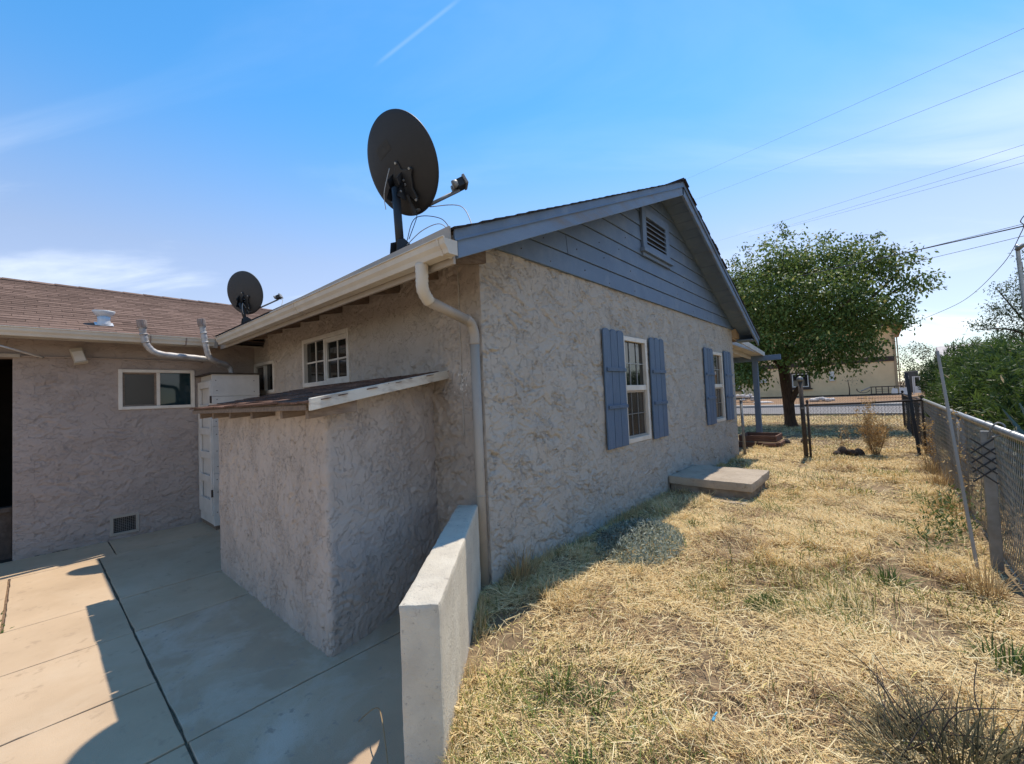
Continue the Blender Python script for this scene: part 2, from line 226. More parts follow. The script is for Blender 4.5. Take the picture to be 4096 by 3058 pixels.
# ------------------------------------------------------------------ building helpers
V3 = lambda *a: np.array(a, float)
class Fr:
    """local frame: a along u, b along v, c along n (outwards)"""
    def __init__(s, o, u, v, n): s.o, s.u, s.v, s.n = V3(*o), V3(*u), V3(*v), V3(*n)
    def p(s, a, b, c=0.0): return s.o + s.u * a + s.v * b + s.n * c
WORLD = Fr((0, 0, 0), (1, 0, 0), (0, 1, 0), (0, 0, 1))
class MB:
    def __init__(s): s.v = []; s.f = []
    def add(s, vs, fs):
        k = len(s.v); s.v += [tuple(map(float, q)) for q in vs]; s.f += [tuple(i + k for i in f) for f in fs]; return s
    def box(s, a0, a1, b0, b1, c0, c1, fr=WORLD):
        P = [fr.p(a, b, c) for c in (c0, c1) for b in (b0, b1) for a in (a0, a1)]
        F = [(0, 2, 3, 1), (4, 5, 7, 6), (0, 1, 5, 4), (2, 6, 7, 3), (0, 4, 6, 2), (1, 3, 7, 5)]
        if np.dot(np.cross(fr.u, fr.v), fr.n) < 0: F = [f[::-1] for f in F]
        return s.add(P, F)
    def prism(s, poly, vec):
        n = len(poly); P = [V3(*q) for q in poly]; vec = V3(*vec)
        nrm = sum((np.cross(P[i], P[(i + 1) % n]) for i in range(n)), V3(0, 0, 0))
        if np.dot(nrm, vec) < 0: P = P[::-1]
        Q = P + [q + vec for q in P]
        F = [tuple(range(n))[::-1], tuple(range(n, 2 * n))] + [(i, (i + 1) % n, n + (i + 1) % n, n + i) for i in range(n)]
        return s.add(Q, F)
    def tube(s, pts, r, n=8, cap=True, flat=None):
        pts = [V3(*p) for p in pts]; m_ = len(pts); rr = [r] * m_ if np.isscalar(r) else list(r)
        ref = None; rings = []
        for i in range(m_):
            d = pts[min(i + 1, m_ - 1)] - pts[max(i - 1, 0)]; d = d / (np.linalg.norm(d) + 1e-9)
            if ref is None: ref = V3(0, 0, 1) if abs(d[2]) < 0.9 else V3(1, 0, 0)
            x = ref - d * np.dot(ref, d); x /= np.linalg.norm(x) + 1e-9; y = np.cross(d, x); ref = x
            rings.append([pts[i] + rr[i] * (x * math.cos(2 * PI * (j + .5) / n) + y * math.sin(2 * PI * (j + .5) / n)) for j in range(n)])
        P = [q for g in rings for q in g]
        F = [(i * n + j, i * n + (j + 1) % n, (i + 1) * n + (j + 1) % n, (i + 1) * n + j) for i in range(m_ - 1) for j in range(n)]
        if cap: F += [tuple(range(n))[::-1], tuple(range((m_ - 1) * n, m_ * n))]
        return s.add(P, F)
    def lathe(s, prof, fr, n=20, ex=1.0, ey=1.0, cap=True):
        P = [fr.p(r * ex * math.cos(2 * PI * j / n), r * ey * math.sin(2 * PI * j / n), h) for r, h in prof for j in range(n)]
        F = [(i * n + j, i * n + (j + 1) % n, (i + 1) * n + (j + 1) % n, (i + 1) * n + j) for i in range(len(prof) - 1) for j in range(n)]
        if cap: F += [tuple(range(n))[::-1], tuple(range((len(prof) - 1) * n, len(prof) * n))]
        return s.add(P, F)
    def build(s, name, mat, parent=None, bevel=0.0, smooth=False, kind=None):
        me = bpy.data.meshes.new(name); me.from_pydata(s.v, [], s.f); me.update()
        return finish(name, me, mat, parent, bevel, smooth, kind)
def finish(name, me, mat, parent=None, bevel=0.0, smooth=False, kind=None):
    me.materials.append(M[mat] if isinstance(mat, str) else mat)
    o = bpy.data.objects.new(name, me); COL.objects.link(o)
    if smooth: me.polygons.foreach_set('use_smooth', np.ones(len(me.polygons), bool))
    if bevel > 0:
        md = o.modifiers.new('bevel', 'BEVEL'); md.width = bevel; md.segments = 2; md.limit_method = 'ANGLE'; md.angle_limit = math.radians(40)
    if parent is not None:
        o.parent = parent
        if parent.type == 'EMPTY': o.matrix_parent_inverse = Matrix.Translation(-parent.location)
    if kind: o['kind'] = kind
    return o
def arrays(name, V, F, mat, parent=None, smooth=False, col=None, kind=None):
    """V (n,3), F (m,k) with k = 3 or 4"""
    V = np.asarray(V, np.float32); F = np.asarray(F, np.int32); k = F.shape[1]
    me = bpy.data.meshes.new(name); me.vertices.add(len(V)); me.vertices.foreach_set('co', V.ravel())
    me.loops.add(F.size); me.loops.foreach_set('vertex_index', F.ravel())
    me.polygons.add(len(F)); me.polygons.foreach_set('loop_start', np.arange(0, F.size, k, dtype=np.int32))
    me.update(calc_edges=True)
    if col is not None:
        at = me.color_attributes.new('col', 'FLOAT_COLOR', 'POINT')
        at.data.foreach_set('color', np.concatenate([col, np.ones((len(col), 1))], 1).astype(np.float32).ravel())
    return finish(name, me, mat, parent, 0, smooth, kind)
def thing(name, loc, label, cat, group=None):
    o = bpy.data.objects.new(name, None); COL.objects.link(o); o.location = loc; o.empty_display_size = 0.1
    o['label'] = label; o['category'] = cat
    if group: o['group'] = group
    return o
def tag(o, label, cat, group=None):
    o['label'] = label; o['category'] = cat
    if group: o['group'] = group
    return o
def piece(name, me, parent, mw):
    """another object on shared mesh data, placed by a world matrix"""
    o = bpy.data.objects.new(name, me); COL.objects.link(o); o.parent = parent
    if parent.type == 'EMPTY': o.matrix_parent_inverse = Matrix.Translation(-parent.location)
    o.matrix_basis = mw; return o
def mesh_only(mb, name, mat):
    me = bpy.data.meshes.new(name); me.from_pydata(mb.v, [], mb.f); me.update(); me.materials.append(M[mat]); return me
def bez(P, n=12):
    """smooth curve through points (Catmull-Rom)"""
    P = [V3(*p) for p in P]; out = []
    for i in range(len(P) - 1):
        p0, p1, p2, p3 = P[max(i - 1, 0)], P[i], P[i + 1], P[min(i + 2, len(P) - 1)]
        for t in np.linspace(0, 1, n, endpoint=False):
            out.append(0.5 * ((2 * p1) + (p2 - p0) * t + (2 * p0 - 5 * p1 + 4 * p2 - p3) * t * t + (3 * p1 - p0 - 3 * p2 + p3) * t ** 3))
    out.append(P[-1]); return out

# ---------------- trowelled stucco relief: flat plates with a torn lower lip
def trowel(a, b, seed, fa=5.0, fb=6.8, warp=0.9, rot=0.25):
    ar = a * math.cos(rot) - b * math.sin(rot); br = a * math.sin(rot) + b * math.cos(rot)
    w1 = fbm(ar * 4.2, br * 4.2, seed + 5, 3) - .5; w2 = fbm(ar * 4.2, br * 4.2, seed + 9, 3) - .5
    x = ar * fa + w1 * warp * 2.4; y = br * fb + w2 * warp * 2.4
    h = 0
    for i, (t, am) in enumerate(((0.50, 1.0), (0.50, 0.8), (0.52, 0.55))):
        s = 1 + 0.7 * i
        n = fbm(x * s, y * s, seed + 40 * i, 4, 0.5)
        gr = np.gradient(n, axis=1)
        d = vnoise(x * s * 0.8, y * s * 0.8, seed + 77 + i)
        low = sstep(-.002, .006, gr)                 # lower edges of a plate are the torn ones
        wdt = 0.030 + 0.22 * (1 - low * sstep(0.2, 0.45, d))
        h = h + am * sstep(0, 1, (n - t) / wdt) * (0.8 + 0.9 * np.clip(n - t, 0, .3))
        groove = np.exp(-((n - t + 0.034) / 0.040) ** 2) * low * sstep(0.30, 0.55, d)
        h = h - 1.5 * am * groove
    h = h + 0.75 * (fbm(a * 40, b * 40, seed + 3, 2) - .5) * sstep(.35, .6, fbm(a * 6, b * 6, seed + 4, 2))
    return h
def sheet(name, fr, a0, a1, b0, b1, step, hfun, mat, parent, holes=(), keep=None, fade=0.03, grow=1.0):
    na = int((a1 - a0) / step / ((1 + grow) / 2)) + 2; nb = int((b1 - b0) / step) + 2
    t_ = np.linspace(0, 1, na); t_ = (t_ + (grow - 1) / 2 * t_ * t_) / (1 + (grow - 1) / 2)
    A, B = np.meshgrid(a0 + (a1 - a0) * t_, np.linspace(b0, b1, nb), indexing='ij')
    # snap the nearest grid lines to the hole edges
    h = hfun(A, B)
    ed = np.minimum.reduce([A - a0, a1 - A, b1 - B + 0.02])
    h = h * sstep(0, fade, ed)
    idx = np.arange(na * nb).reshape(na, nb)
    Fq = np.stack([idx[:-1, :-1], idx[1:, :-1], idx[1:, 1:], idx[:-1, 1:]], -1).reshape(-1, 4)
    ca = (A[:-1, :-1] + A[1:, 1:]).ravel() / 2; cb = (B[:-1, :-1] + B[1:, 1:]).ravel() / 2
    ok = np.ones(len(Fq), bool)
    for (p0, p1, q0, q1) in holes: ok &= ~((ca > p0) & (ca < p1) & (cb > q0) & (cb < q1))
    if keep is not None: ok &= keep(ca, cb)
    P = fr.o + A[..., None] * fr.u + B[..., None] * fr.v + h[..., None] * fr.n
    if np.dot(np.cross(fr.u, fr.v), fr.n) < 0: Fq = Fq[:, ::-1]
    return arrays(name, P.reshape(-1, 3), Fq[ok], mat, parent, True)

# =================================================================== THE SETTING
PZ = -0.16                                       # patio level; the yard is at 0
GW0 = V3(-2.50, 2.24, 0); GW1 = V3(-1.50, 1.06, 0) # centre line of the low garden wall
gd = (GW1 - GW0) / np.linalg.norm(GW1 - GW0); gn = V3(-gd[1], gd[0], 0)     # gn points to the yard side
def side(x, y): return (x - GW0[0]) * gn[0] + (y - GW0[1]) * gn[1]
def yard_h(x, y): return 0.030 * (fbm(x * 1.3, y * 1.3, 3, 3) - .5) + 0.02 * (fbm(x * 5, y * 5, 8, 2) - .5)
def ground_h(x, y):
    z = yard_h(x, y) * sstep(60, 20, y)
    z = z + 0.42 * sstep(35.5, 47, y)
    z = z + 0.02
    pat = (side(x, y) < 0) & (y < 2.43) & (x > -30)
    return np.where(pat | ((x < -2.47) & (y < 10.1) & (y > -30)), -0.30, z - 0.02)
xs = np.unique(np.concatenate([np.linspace(-3, 1.6, 78), np.linspace(1.6, 8, 14), np.linspace(8, 60, 14), np.linspace(60, 1500, 9), np.linspace(-12, -3, 16), np.linspace(-60, -12, 12), np.linspace(-1500, -60, 9)]))
ys = np.unique(np.concatenate([np.linspace(-1.5, 14, 220), np.linspace(14, 26, 40), np.linspace(26, 60, 30), np.linspace(60, 1500, 12), np.linspace(-40, -1.5, 10)]))
X, Y = np.meshgrid(xs, ys, indexing='ij'); Zg = ground_h(X, Y)
idx = np.arange(X.size).reshape(X.shape)
Fq = np.stack([idx[:-1, :-1], idx[1:, :-1], idx[1:, 1:], idx[:-1, 1:]], -1).reshape(-1, 4)
ground = arrays('ground', np.stack([X, Y, Zg], -1).reshape(-1, 3), Fq, 'dirt', None, True, kind='structure')

# patio: slabs cast between dirt-filled joints
patio = MB().box(-8.4, 0.6, -6, 2.44, PZ - 0.12, PZ - 0.022)
# keep the bedding on the patio side only
pm = MB(); e0 = GW0 + gd * -0.3; e1 = GW0 + gd * 4.5
pm.prism([(-8.4, -8.2, PZ - .1), (e1[0], -8.2, PZ - .1), (e1[0], e1[1], PZ - .1), (e0[0], 2.44, PZ - .1), (-8.4, 2.44, PZ - .1)], (0, 0, 0.084))
patio = pm.build('patio', 'joint', None, kind='structure')
def wall_x(y): return GW0[0] + (GW0[1] - y) / (-gd[1]) * gd[0] - 0.06   # patio edge along the garden wall
def slab(x0, x1, y0, y1, mat, g=0.006, right=None):
    if right: C = [(x0 + g, y0 + g), (wall_x(y0), y0 + g), (wall_x(y1), y1 - g), (x0 + g, y1 - g)]
    else: C = [(x0 + g, y0 + g), (x1 - g, y0 + g), (x1 - g, y1 - g), (x0 + g, y1 - g)]
    poly = []
    for i in range(4):
        p, q = V3(*C[i], 0), V3(*C[(i + 1) % 4], 0); L_ = np.linalg.norm(q - p); n_ = max(2, int(L_ / .07)); nr = V3(-(q - p)[1], (q - p)[0], 0) / L_
        for t_ in range(n_):
            w_ = p + (q - p) * t_ / n_; jit = 0 if t_ == 0 else (fbm(np.array([w_[0] * 3.1]), np.array([w_[1] * 3.1]), 5, 3)[0] - .5) * .012 + max(0, random.gauss(-.004, .004))
            poly.append(tuple(w_ + nr * jit + V3(0, 0, PZ - .02)))
    return MB().prism(poly, (0, 0, 0.02 + random.uniform(-.002, .002))).build('slab', mat, patio, 0.004)
slab(-7.85, -6.96, -8, 0.66, 'concrete', .006); slab(-7.85, -6.96, 0.66, 2.44, 'concrete', .003)
xb = [-6.96, -5.27, -4.40, -3.48, -2.73]
slab(-6.96, -5.27, -0.163, 0.51, 'concrete', .009); slab(-6.96, -5.27, -8, -0.163, 'concrete', .009)
for i in range(1, 4): slab(xb[i], xb[i + 1], -8, 0.51, 'concrete', .006 if i != 1 else .004)
slab(-2.73, 0, -3, 0.51, 'concrete', .008, right=True)
slab(-6.96, -5.27, 0.51, 2.44, 'concrete', .008)
slab(-5.27, -4.40, 0.51, 2.44, 'concrete', .005); slab(-4.40, -2.73, 0.51, 2.44, 'concrete_stain', .005)
slab(-2.73, 0, 0.51, 2.28, 'concrete_stain', .008, right=True)

# road, kerbs and the far dirt yard
road = MB().box(-60, 60, 25.2, 34.2, -0.05, 0.035).build('road', 'asphalt', None, kind='structure')
kb = MB().box(-60, 60, 34.2, 34.5, -0.05, 0.17).build('kerb', 'kerb', None, 0.02, kind='structure')
kb2 = MB().box(-60, 60, 24.9, 25.2, -0.05, 0.12).build('kerb', 'kerb', None, 0.02, kind='structure')
sw = MB().box(-60, 60, 34.5, 36.0, -0.05, 0.165).build('pavement', 'kerb', None, kind='structure')
FX, FY = np.meshgrid(np.linspace(-45, 30, 60), np.linspace(36.0, 75, 40), indexing='ij')
FZ = 0.06 + 0.42 * sstep(35.5, 47, FY) + 0.06 * (fbm(FX * .6, FY * .6, 4, 3) - .5)
ii = np.arange(FX.size).reshape(FX.shape); fq = np.stack([ii[:-1, :-1], ii[1:, :-1], ii[1:, 1:], ii[:-1, 1:]], -1).reshape(-1, 4)
arrays('far_yard', np.stack([FX, FY, FZ], -1).reshape(-1, 3), fq, 'dirt_far', None, True, kind='structure')

# =================================================================== THE HOUSE
XG, YE, YN = -2.44, 2.43, 10.19          # gable wall plane, eave wall plane, far end of the gable wall
XW = -7.80                               # wing wall plane
RX, RY, RZ = -2.06, 6.36, 4.60           # rake plane, ridge
TAN = 0.433; COSR = 1 / math.sqrt(1 + TAN * TAN); SINR = TAN * COSR
SB = 2.78                                # underside of the gable siding
GAB = Fr((XG, 0, 0), (0, 1, 0), (0, 0, 1), (1, 0, 0))
EAV = Fr((0, YE, 0), (1, 0, 0), (0, 0, 1), (0, -1, 0))
WNG = Fr((XW, 0, 0), (0, 1, 0), (0, 0, 1), (1, 0, 0))
house = thing('stucco_house', (-5, 6, 0), 'single-storey taupe stucco house with blue-grey gable, shutters and brown shingled wing', 'house')

W1 = (4.89, 5.60, 0.87, 2.215); W2 = (8.58, 9.25, 0.87, 2.215)
WE1 = (-5.87, -4.62, 1.77, 2.39); WE2 = (-7.76, -6.92, 1.745, 2.225)
WW = (0.775, 1.605, 1.575, 2.115); FV = (0.675, 0.97, -0.11, 0.155)
sheet('wall', GAB, YE, YN, -0.15, SB + 0.03, 0.0085, lambda a, b: 0.0080 * trowel(a, b, 11), 'stucco', house, [W1, W2], grow=2.0, fade=0.012)
def eave_h(a, b):
    flat = sstep(-4.30, -4.22, a) * sstep(-3.10, -3.18, a) * sstep(1.85, 1.92, b) * sstep(2.58, 2.50, b)
    edge = sstep(-2.72, -2.69, a)
    return (0.008 + 0.004 * sstep(-4.4, -3.2, a)) * trowel(a, b, 23, 7.5, 5.4, 1.0, 0.9) * (1 - 0.93 * flat) * (1 - 0.55 * edge) + 0.004 * edge + 0.002
sheet('wall', EAV, XW, XG, -0.2, 2.86, 0.012, eave_h, 'stucco_eave', house, [WE1, WE2])
def wing_h(a, b):
    amt = 0.25 + 0.75 * np.maximum(sstep(1.45, 1.25, b + 0.15 * np.sin(a * 5)), sstep(0.55, 0.35, a) * sstep(2.1, 1.9, b))
    return 0.0055 * amt * trowel(a, b, 37, 5.0, 9.0, 1.0, 0.1)
sheet('wall', WNG, -0.16, YE, -0.22, 2.68, 0.012, wing_h, 'stucco_wing', house, [WW, FV])
# returns, far and hidden sides of the building
MB().box(XW - 0.2, XW + 0.002, -0.16, 0.02, PZ - .05, 2.68).build('wall', 'stucco_wing', house, 0.012)
MB().box(-9.9, XG - 0.02, YN - 0.2, YN, -0.1, 2.78).build('wall', 'stucco', house)
MB().box(XW - 0.2, XW + .001, -3.2, -0.16, 2.24, 2.68).build('wall', 'stucco_wing', house)
MB().box(XW - 0.2, XW, -5.0, -1.25, PZ - .05, 2.24).build('wall', 'stucco_wing', house)

# --- open doorway at the left edge: the room behind is coloured near-black for its lack of light
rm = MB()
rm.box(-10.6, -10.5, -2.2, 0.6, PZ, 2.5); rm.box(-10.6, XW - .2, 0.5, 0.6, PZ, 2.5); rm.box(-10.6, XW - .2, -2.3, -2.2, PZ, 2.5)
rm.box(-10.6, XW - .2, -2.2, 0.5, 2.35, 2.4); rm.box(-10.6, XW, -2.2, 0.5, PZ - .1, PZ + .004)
rm.build('room_interior', 'opening_shade', house)
MB().box(XW - 0.24, XW - 0.10, -1.25, -0.165, 0.40, 0.455).box(XW - 0.22, XW - .14, -1.25, -0.165, PZ, 0.40).build('door_ledge', 'rusty', house, 0.004)
MB().box(XW + .004, XW + .05, -1.5, -0.10, 2.24, 2.285).build('door_header', 'taupe_metal', house, 0.004)

# --- windows
def window(fr, rect, style, jamb=0.05, proud=0.022, recess=0.03):
    a0, a1, b0, b1 = rect; g = 0.008
    fm = MB()
    for (p0, p1, q0, q1) in ((a0 - g, a0 + jamb, b0 - g, b1 + g), (a1 - jamb, a1 + g, b0 - g, b1 + g), (a0 + jamb, a1 - jamb, b1 - jamb, b1 + g), (a0 + jamb, a1 - jamb, b0 - g, b0 + jamb)):
        fm.box(p0, p1, q0, q1, -0.06, proud, fr)
    w = fm.build('window', 'vinyl', house, 0.004)
    i0, i1, j0, j1 = a0 + jamb, a1 - jamb, b0 + jamb, b1 - jamb
    def pane(p0, p1, q0, q1, c, mat): return MB().box(p0, p1, q0, q1, c - 0.006, c, fr).build('pane', mat, w)
    def bars(p0, p1, q0, q1, nx, ny, c, t=0.009, mat='vinyl'):
        for i in range(1, nx):
            x = p0 + (p1 - p0) * i / nx; MB().box(x - t, x + t, q0, q1, c + .0005, c + .010, fr).build('muntin', mat, w)
        for j in range(1, ny):
            y = q0 + (q1 - q0) * j / ny; MB().box(p0, p1, y - t, y + t, c + .0012, c + .012, fr).build('muntin', mat, w)
    def sash(p0, p1, q0, q1, c, t, mat='vinyl', name='sash'):
        s_ = MB()
        for (x0, x1, y0, y1) in ((p0, p0 + t, q0, q1), (p1 - t, p1, q0, q1), (p0 + t, p1 - t, q1 - t, q1), (p0 + t, p1 - t, q0, q0 + t)): s_.box(x0, x1, y0, y1, c - .02, c + .012, fr)
        s_.build(name, mat, w, 0.003)
    if style == 'hung':
        mid = 0.5 * (j0 + j1) + 0.02
        MB().box(i0, i1, mid - .035, mid + .035, -0.05, 0.010, fr).build('meeting_rail', 'vinyl', w, 0.004)
        pane(i0, i1, mid + .035, j1, -.028, 'glass'); bars(i0, i1, mid + .035, j1, 3, 2, -.028, .006, 'galv')
        sash(i0, i1, j0, mid - .035, -.022, .026, 'taupe_metal')
        pane(i0 + .02, i1 - .02, j0 + .02, mid - .04, -.034, 'glass_screen'); bars(i0 + .026, i1 - .026, j0 + .026, mid - .06, 3, 2, -.034, .005, 'galv_dull')
    else:
        mid = 0.5 * (i0 + i1)
        MB().box(mid - .02, mid + .02, j0, j1, -0.05, 0.012, fr).build('mullion', 'vinyl', w, 0.004)
        if style == 'grid':
            pane(i0, mid - .02, j0, j1, -.028, 'glass'); bars(i0, mid - .02, j0, j1, 2, 2, -.028, .010)
            sash(mid + .02, i1, j0, j1 - .03, -.012, .026)
            pane(mid + .046, i1 - .02, j0 + .02, j1 - .05, -.024, 'glass'); bars(mid + .046, i1 - .026, j0 + .026, j1 - .056, 2, 2, -.024, .010)
            MB().box(mid + .02, i1, j1 - .03, j1, -0.03, 0.004, fr).build('head_track', 'vinyl', w, 0.003)
        elif style == 'slide_dark':
            sash(i0, mid - .02, j0, j1, -.012, .022, 'taupe_metal', 'screen_frame'); pane(i0 + .02, mid - .04, j0 + .02, j1 - .02, -.02, 'glass_screen')
            pane(mid + .02, i1, j0, j1, -.03, 'glass')
        else:
            sash(i0, mid - .02, j0, j1, -.014, .022, 'raw_wood', 'screen_frame'); pane(i0 + .02, mid - .04, j0 + .02, j1 - .02, -.02, 'glass_screen')
            pane(mid + .02, i1, j0, j1, -.03, 'glass_teal')
    return w
window(GAB, W1, 'hung'); window(GAB, W2, 'hung')
window(EAV, WE1, 'grid', 0.045); window(EAV, WE2, 'slide_dark', 0.04); window(WNG, WW, 'slide_teal', 0.035)

# --- shutters: three boards with rounded tops and two battens
def shutter(a0, a1, b0=0.85, b1=2.27):
    root = MB().box(a0 + .03, a1 - .03, b0 + .15, b1 - .2, 0.010, 0.022, GAB).build('shutter', 'shutter', house)
    n = 3; w = (a1 - a0) / n
    for i in range(n):
        p0 = a0 + i * w + .005; p1 = a0 + (i + 1) * w - .005; pc = (p0 + p1) / 2; r = (p1 - p0) / 2
        dz = random.uniform(-.006, .006)
        top = [(pc + r * math.cos(t), b1 - r * .55 + r * .55 * math.sin(t)) for t in np.linspace(0, PI, 9)]
        poly = [GAB.p(p0, b0 + dz, .022), GAB.p(p1, b0 + dz, .022)] + [GAB.p(x, y + dz, .022) for x, y in top]
        MB().prism(poly, (0.020, 0, 0)).build('board', 'shutter', root, 0.003)
    for zc in (b0 + 0.49, b0 + 0.935):
        MB().box(a0 + .045, a1 - .01, zc - .022, zc + .022, .0425, .062, GAB).build('batten', 'shutter', root, 0.003)
        for x in np.linspace(a0 + .08, a1 - .08, 3): MB().lathe([(.005, .0622), (.004, .065)], Fr(GAB.p(x, zc, 0), (0, 1, 0), (0, 0, 1), (1, 0, 0)), 6).build('screw', 'rusty', root)
shutter(4.36, 4.885); shutter(5.66, 6.17); shutter(8.04, 8.57); shutter(9.31, 9.83)

# --- gable siding boards, trimmed to the roof line
def under(y): return RZ - 0.10 - abs(y - RY) * TAN      # underside of the rafters at y
zb = SB; k = 0
while zb < RZ - 0.12:
    zt = min(zb + 0.207, RZ - 0.1005)
    half0 = (RZ - 0.10 - zb) / TAN; half1 = max((RZ - 0.10 - zt) / TAN, 0.004)
    y0, y1 = RY - half0, RY + half0; u0, u1 = RY - half1, RY + half1
    y0c, u0c, y1c, u1c = max(y0, YE - .01), max(u0, YE - .01), min(y1, YN + .02), min(u1, YN + .02)
    cuts = [None] if k != 1 else [3.715]
    g = .003
    if cuts[0] is None: polys = [[(y0c, zb + g), (y1c, zb + g), (u1c, zt - g), (u0c, zt - g)]]
    else: polys = [[(y0c, zb + g), (cuts[0] - .004, zb + g), (cuts[0] - .004, zt - g), (u0c, zt - g)], [(cuts[0] + .004, zb + g), (y1c, zb + g), (u1c, zt - g), (cuts[0] + .004, zt - g)]]
    for po in polys:
        # bevelled lap: the lower edge stands 9 mm further out
        P = [GAB.p(y, z, 0.002) for y, z in po]; Q = [GAB.p(y, z, 0.036 if j < 2 else 0.022) for j, (y, z) in enumerate(po)]
        F = [(3, 2, 1, 0), (4, 5, 6, 7), (0, 1, 5, 4), (1, 2, 6, 5), (2, 3, 7, 6), (3, 0, 4, 7)]
        MB().add(P + Q, F).build('siding_board', 'blue', house, 0.003)
    zb = zt; k += 1
MB().prism([GAB.p(YE, SB + .02, -.03), GAB.p(YN, SB + .02, -.03), GAB.p(RY, RZ - .11, -.03)], (0.03, 0, 0)).build('gable_backing', 'char', house)

for (y_, z_) in ((2.95, 2.86), (3.4, 2.84), (4.05, 2.88), (4.6, 2.83), (5.3, 2.85), (3.9, 3.08), (4.5, 3.12), (3.3, 3.05), (5.2, 3.10), (4.9, 3.32), (4.4, 3.28), (6.9, 3.06), (7.6, 2.86), (8.4, 2.84), (5.1, 3.52), (7.2, 3.3)):
    MB().lathe([(.006, .030), (.005, .0372)], Fr((XG, y_, z_), (0, 1, 0), (0, 0, 1), (1, 0, 0)), 8).build('nail', 'char', house)
scf = MB()
for i_ in range(26):
    x_ = -2.66 + random.gauss(0, .035); z_ = 1.63 + random.gauss(0, .07); r_ = random.uniform(.004, .013)
    pl_ = [(x_ + r_ * random.uniform(.5, 1.2) * math.cos(t_), YE - .0165, z_ + r_ * 1.4 * random.uniform(.5, 1.2) * math.sin(t_)) for t_ in np.linspace(0, 2 * PI, 7)[:-1]]
    scf.prism(pl_, (0, -.0015, 0))
scf.build('paint_splash', 'vinyl', house)

# --- louvred gable vent
vent = MB()
va0, va1, vb0, vb1 = 5.68, 6.55, 3.52, 4.08
for (p0, p1, q0, q1) in ((va0 - .09, va0 + .04, vb0 - .02, vb1 + .02), (va1 - .12, va1 + .02, vb0 - .02, vb1 + .02), (va0 + .04, va1 - .12, vb1 - .10, vb1 + .02), (va0 + .04, va1 - .12, vb0 - .02, vb0 + .06)): vent.box(p0, p1, q0, q1, .03, .066, GAB)
vent = vent.build('gable_vent', 'blue', house, 0.003)
MB().box(va0 - .14, va1 + .07, vb0 - .075, vb0 - .021, .03, .10, GAB).build('sill', 'blue', vent, 0.004)
MB().box(va0 - .10, va1 + .02, vb0 - .125, vb0 - .078, .03, .062, GAB).build('apron', 'blue', vent, 0.004)
MB().box(va0 + .04, va1 - .12, vb0 + .06, vb1 - .10, .0365, .038, GAB).build('backing', 'opening_shade', vent)  # dark sheet standing for the shade behind the slats
for i in range(5):
    zc = vb0 + .095 + i * .072
    sl = [GAB.p(va0 + .04, zc, .064), GAB.p(va0 + .04, zc + .012, .066), GAB.p(va0 + .04, zc + .024, .0405), GAB.p(va0 + .04, zc + .014, .0395)]
    MB().prism(sl, (0, va1 - va0 - .16, 0)).build('slat', 'blue_worn', vent)

# --- main roof
def slope_pt(y_off, x, sgn, up=0.0):         # y_off measured from the ridge
    return V3(x, RY + sgn * y_off, RZ - y_off * TAN) + V3(0, sgn * SINR, COSR) * up
YO = 4.53                                    # ridge to eave edge
roof_mb = MB()
for sgn in (-1, 1):
    A = slope_pt(0, -12.5, sgn, -.02); B = slope_pt(YO, -12.5, sgn, -.02); n_ = V3(0, sgn * SINR, COSR) * -.05
    roof_mb.prism([A, B, B + n_, A + n_], (12.5 + RX - .004, 0, 0))
roof = roof_mb.build('roof', 'raw_wood', house)
# courses of shingle, stepped at the rake
LX = 0.55
course = MB(); course.prism([(0, 0, 0.0), (0, .165, 0.0), (0, .165, .008), (0, 0, .015)], (-LX, 0, 0))
cme = mesh_only(course, 'shingle_course', 'shingle_dark')
for sgn in (-1, 1):
    nrow = int(YO / COSR / .143)
    for i in range(nrow + 1):
        d = YO + .03 - i * .143 * COSR
        base = slope_pt(d, RX + .035 + random.uniform(-.012, .012), sgn, -.016)
        ex = Vector((1, 0, 0)); ey = Vector((0, -sgn * COSR, SINR)); ez = Vector((0, sgn * SINR, COSR))
        if sgn > 0: mw = Matrix((ex, ey, ez)).transposed().to_4x4()
        else: mw = Matrix((ex, ey, ez)).transposed().to_4x4()
        mw.translation = Vector(base); piece('shingle_course', cme, roof, mw)
rest = MB()
for sgn in (-1, 1):
    A = slope_pt(0, -12.5, sgn, -.012); B = slope_pt(YO + .02, -12.5, sgn, -.012); n_ = V3(0, sgn * SINR, COSR) * .008
    rest.prism([A, B, B + n_, A + n_], (12.5 + RX - LX + .05, 0, 0))
rest.build('shingle_field', 'shingle_dark', roof)
for i in range(5):
    x1 = RX + .05 - i * .14
    cp = MB()
    for sgn in (-1, 1):
        A = slope_pt(0, x1, sgn, .006 + .004 * (i % 2)); B = slope_pt(.15, x1, sgn, .006 + .004 * (i % 2)); n_ = V3(0, sgn * SINR, COSR) * .012
        cp.prism([A, B, B + n_, A + n_ + V3(0, 0, .004)], (-.2, 0, 0))
    cp.build('ridge_cap', 'shingle_dark', roof)
# rake boards with a metal drip edge
for sgn in (-1, 1):
    A = slope_pt(0, RX - .03, sgn, -.072); B = slope_pt(YO, RX - .03, sgn, -.072); d_ = V3(0, 0, -0.135)
    rb = MB().prism([A, B, B + d_, A + d_], (.035, 0, 0)).build('rake_board', 'blue_worn', roof, 0.003)
    A = slope_pt(0, RX + .006, sgn, -.004); B = slope_pt(YO + .01, RX + .006, sgn, -.004); d_ = V3(0, 0, -0.078)
    MB().prism([A, B, B + d_, A + d_], (.012, 0, 0)).build('drip_edge', 'blue', rb)
    A2 = A + d_ + V3(0.012, 0, 0.004); B2 = B + d_ + V3(0.012, 0, 0.004)
    MB().prism([A2, B2, B2 + V3(.004, 0, -.012), A2 + V3(.004, 0, -.012)], (0, 0, -.006)).build('drip_lip', 'blue', rb)
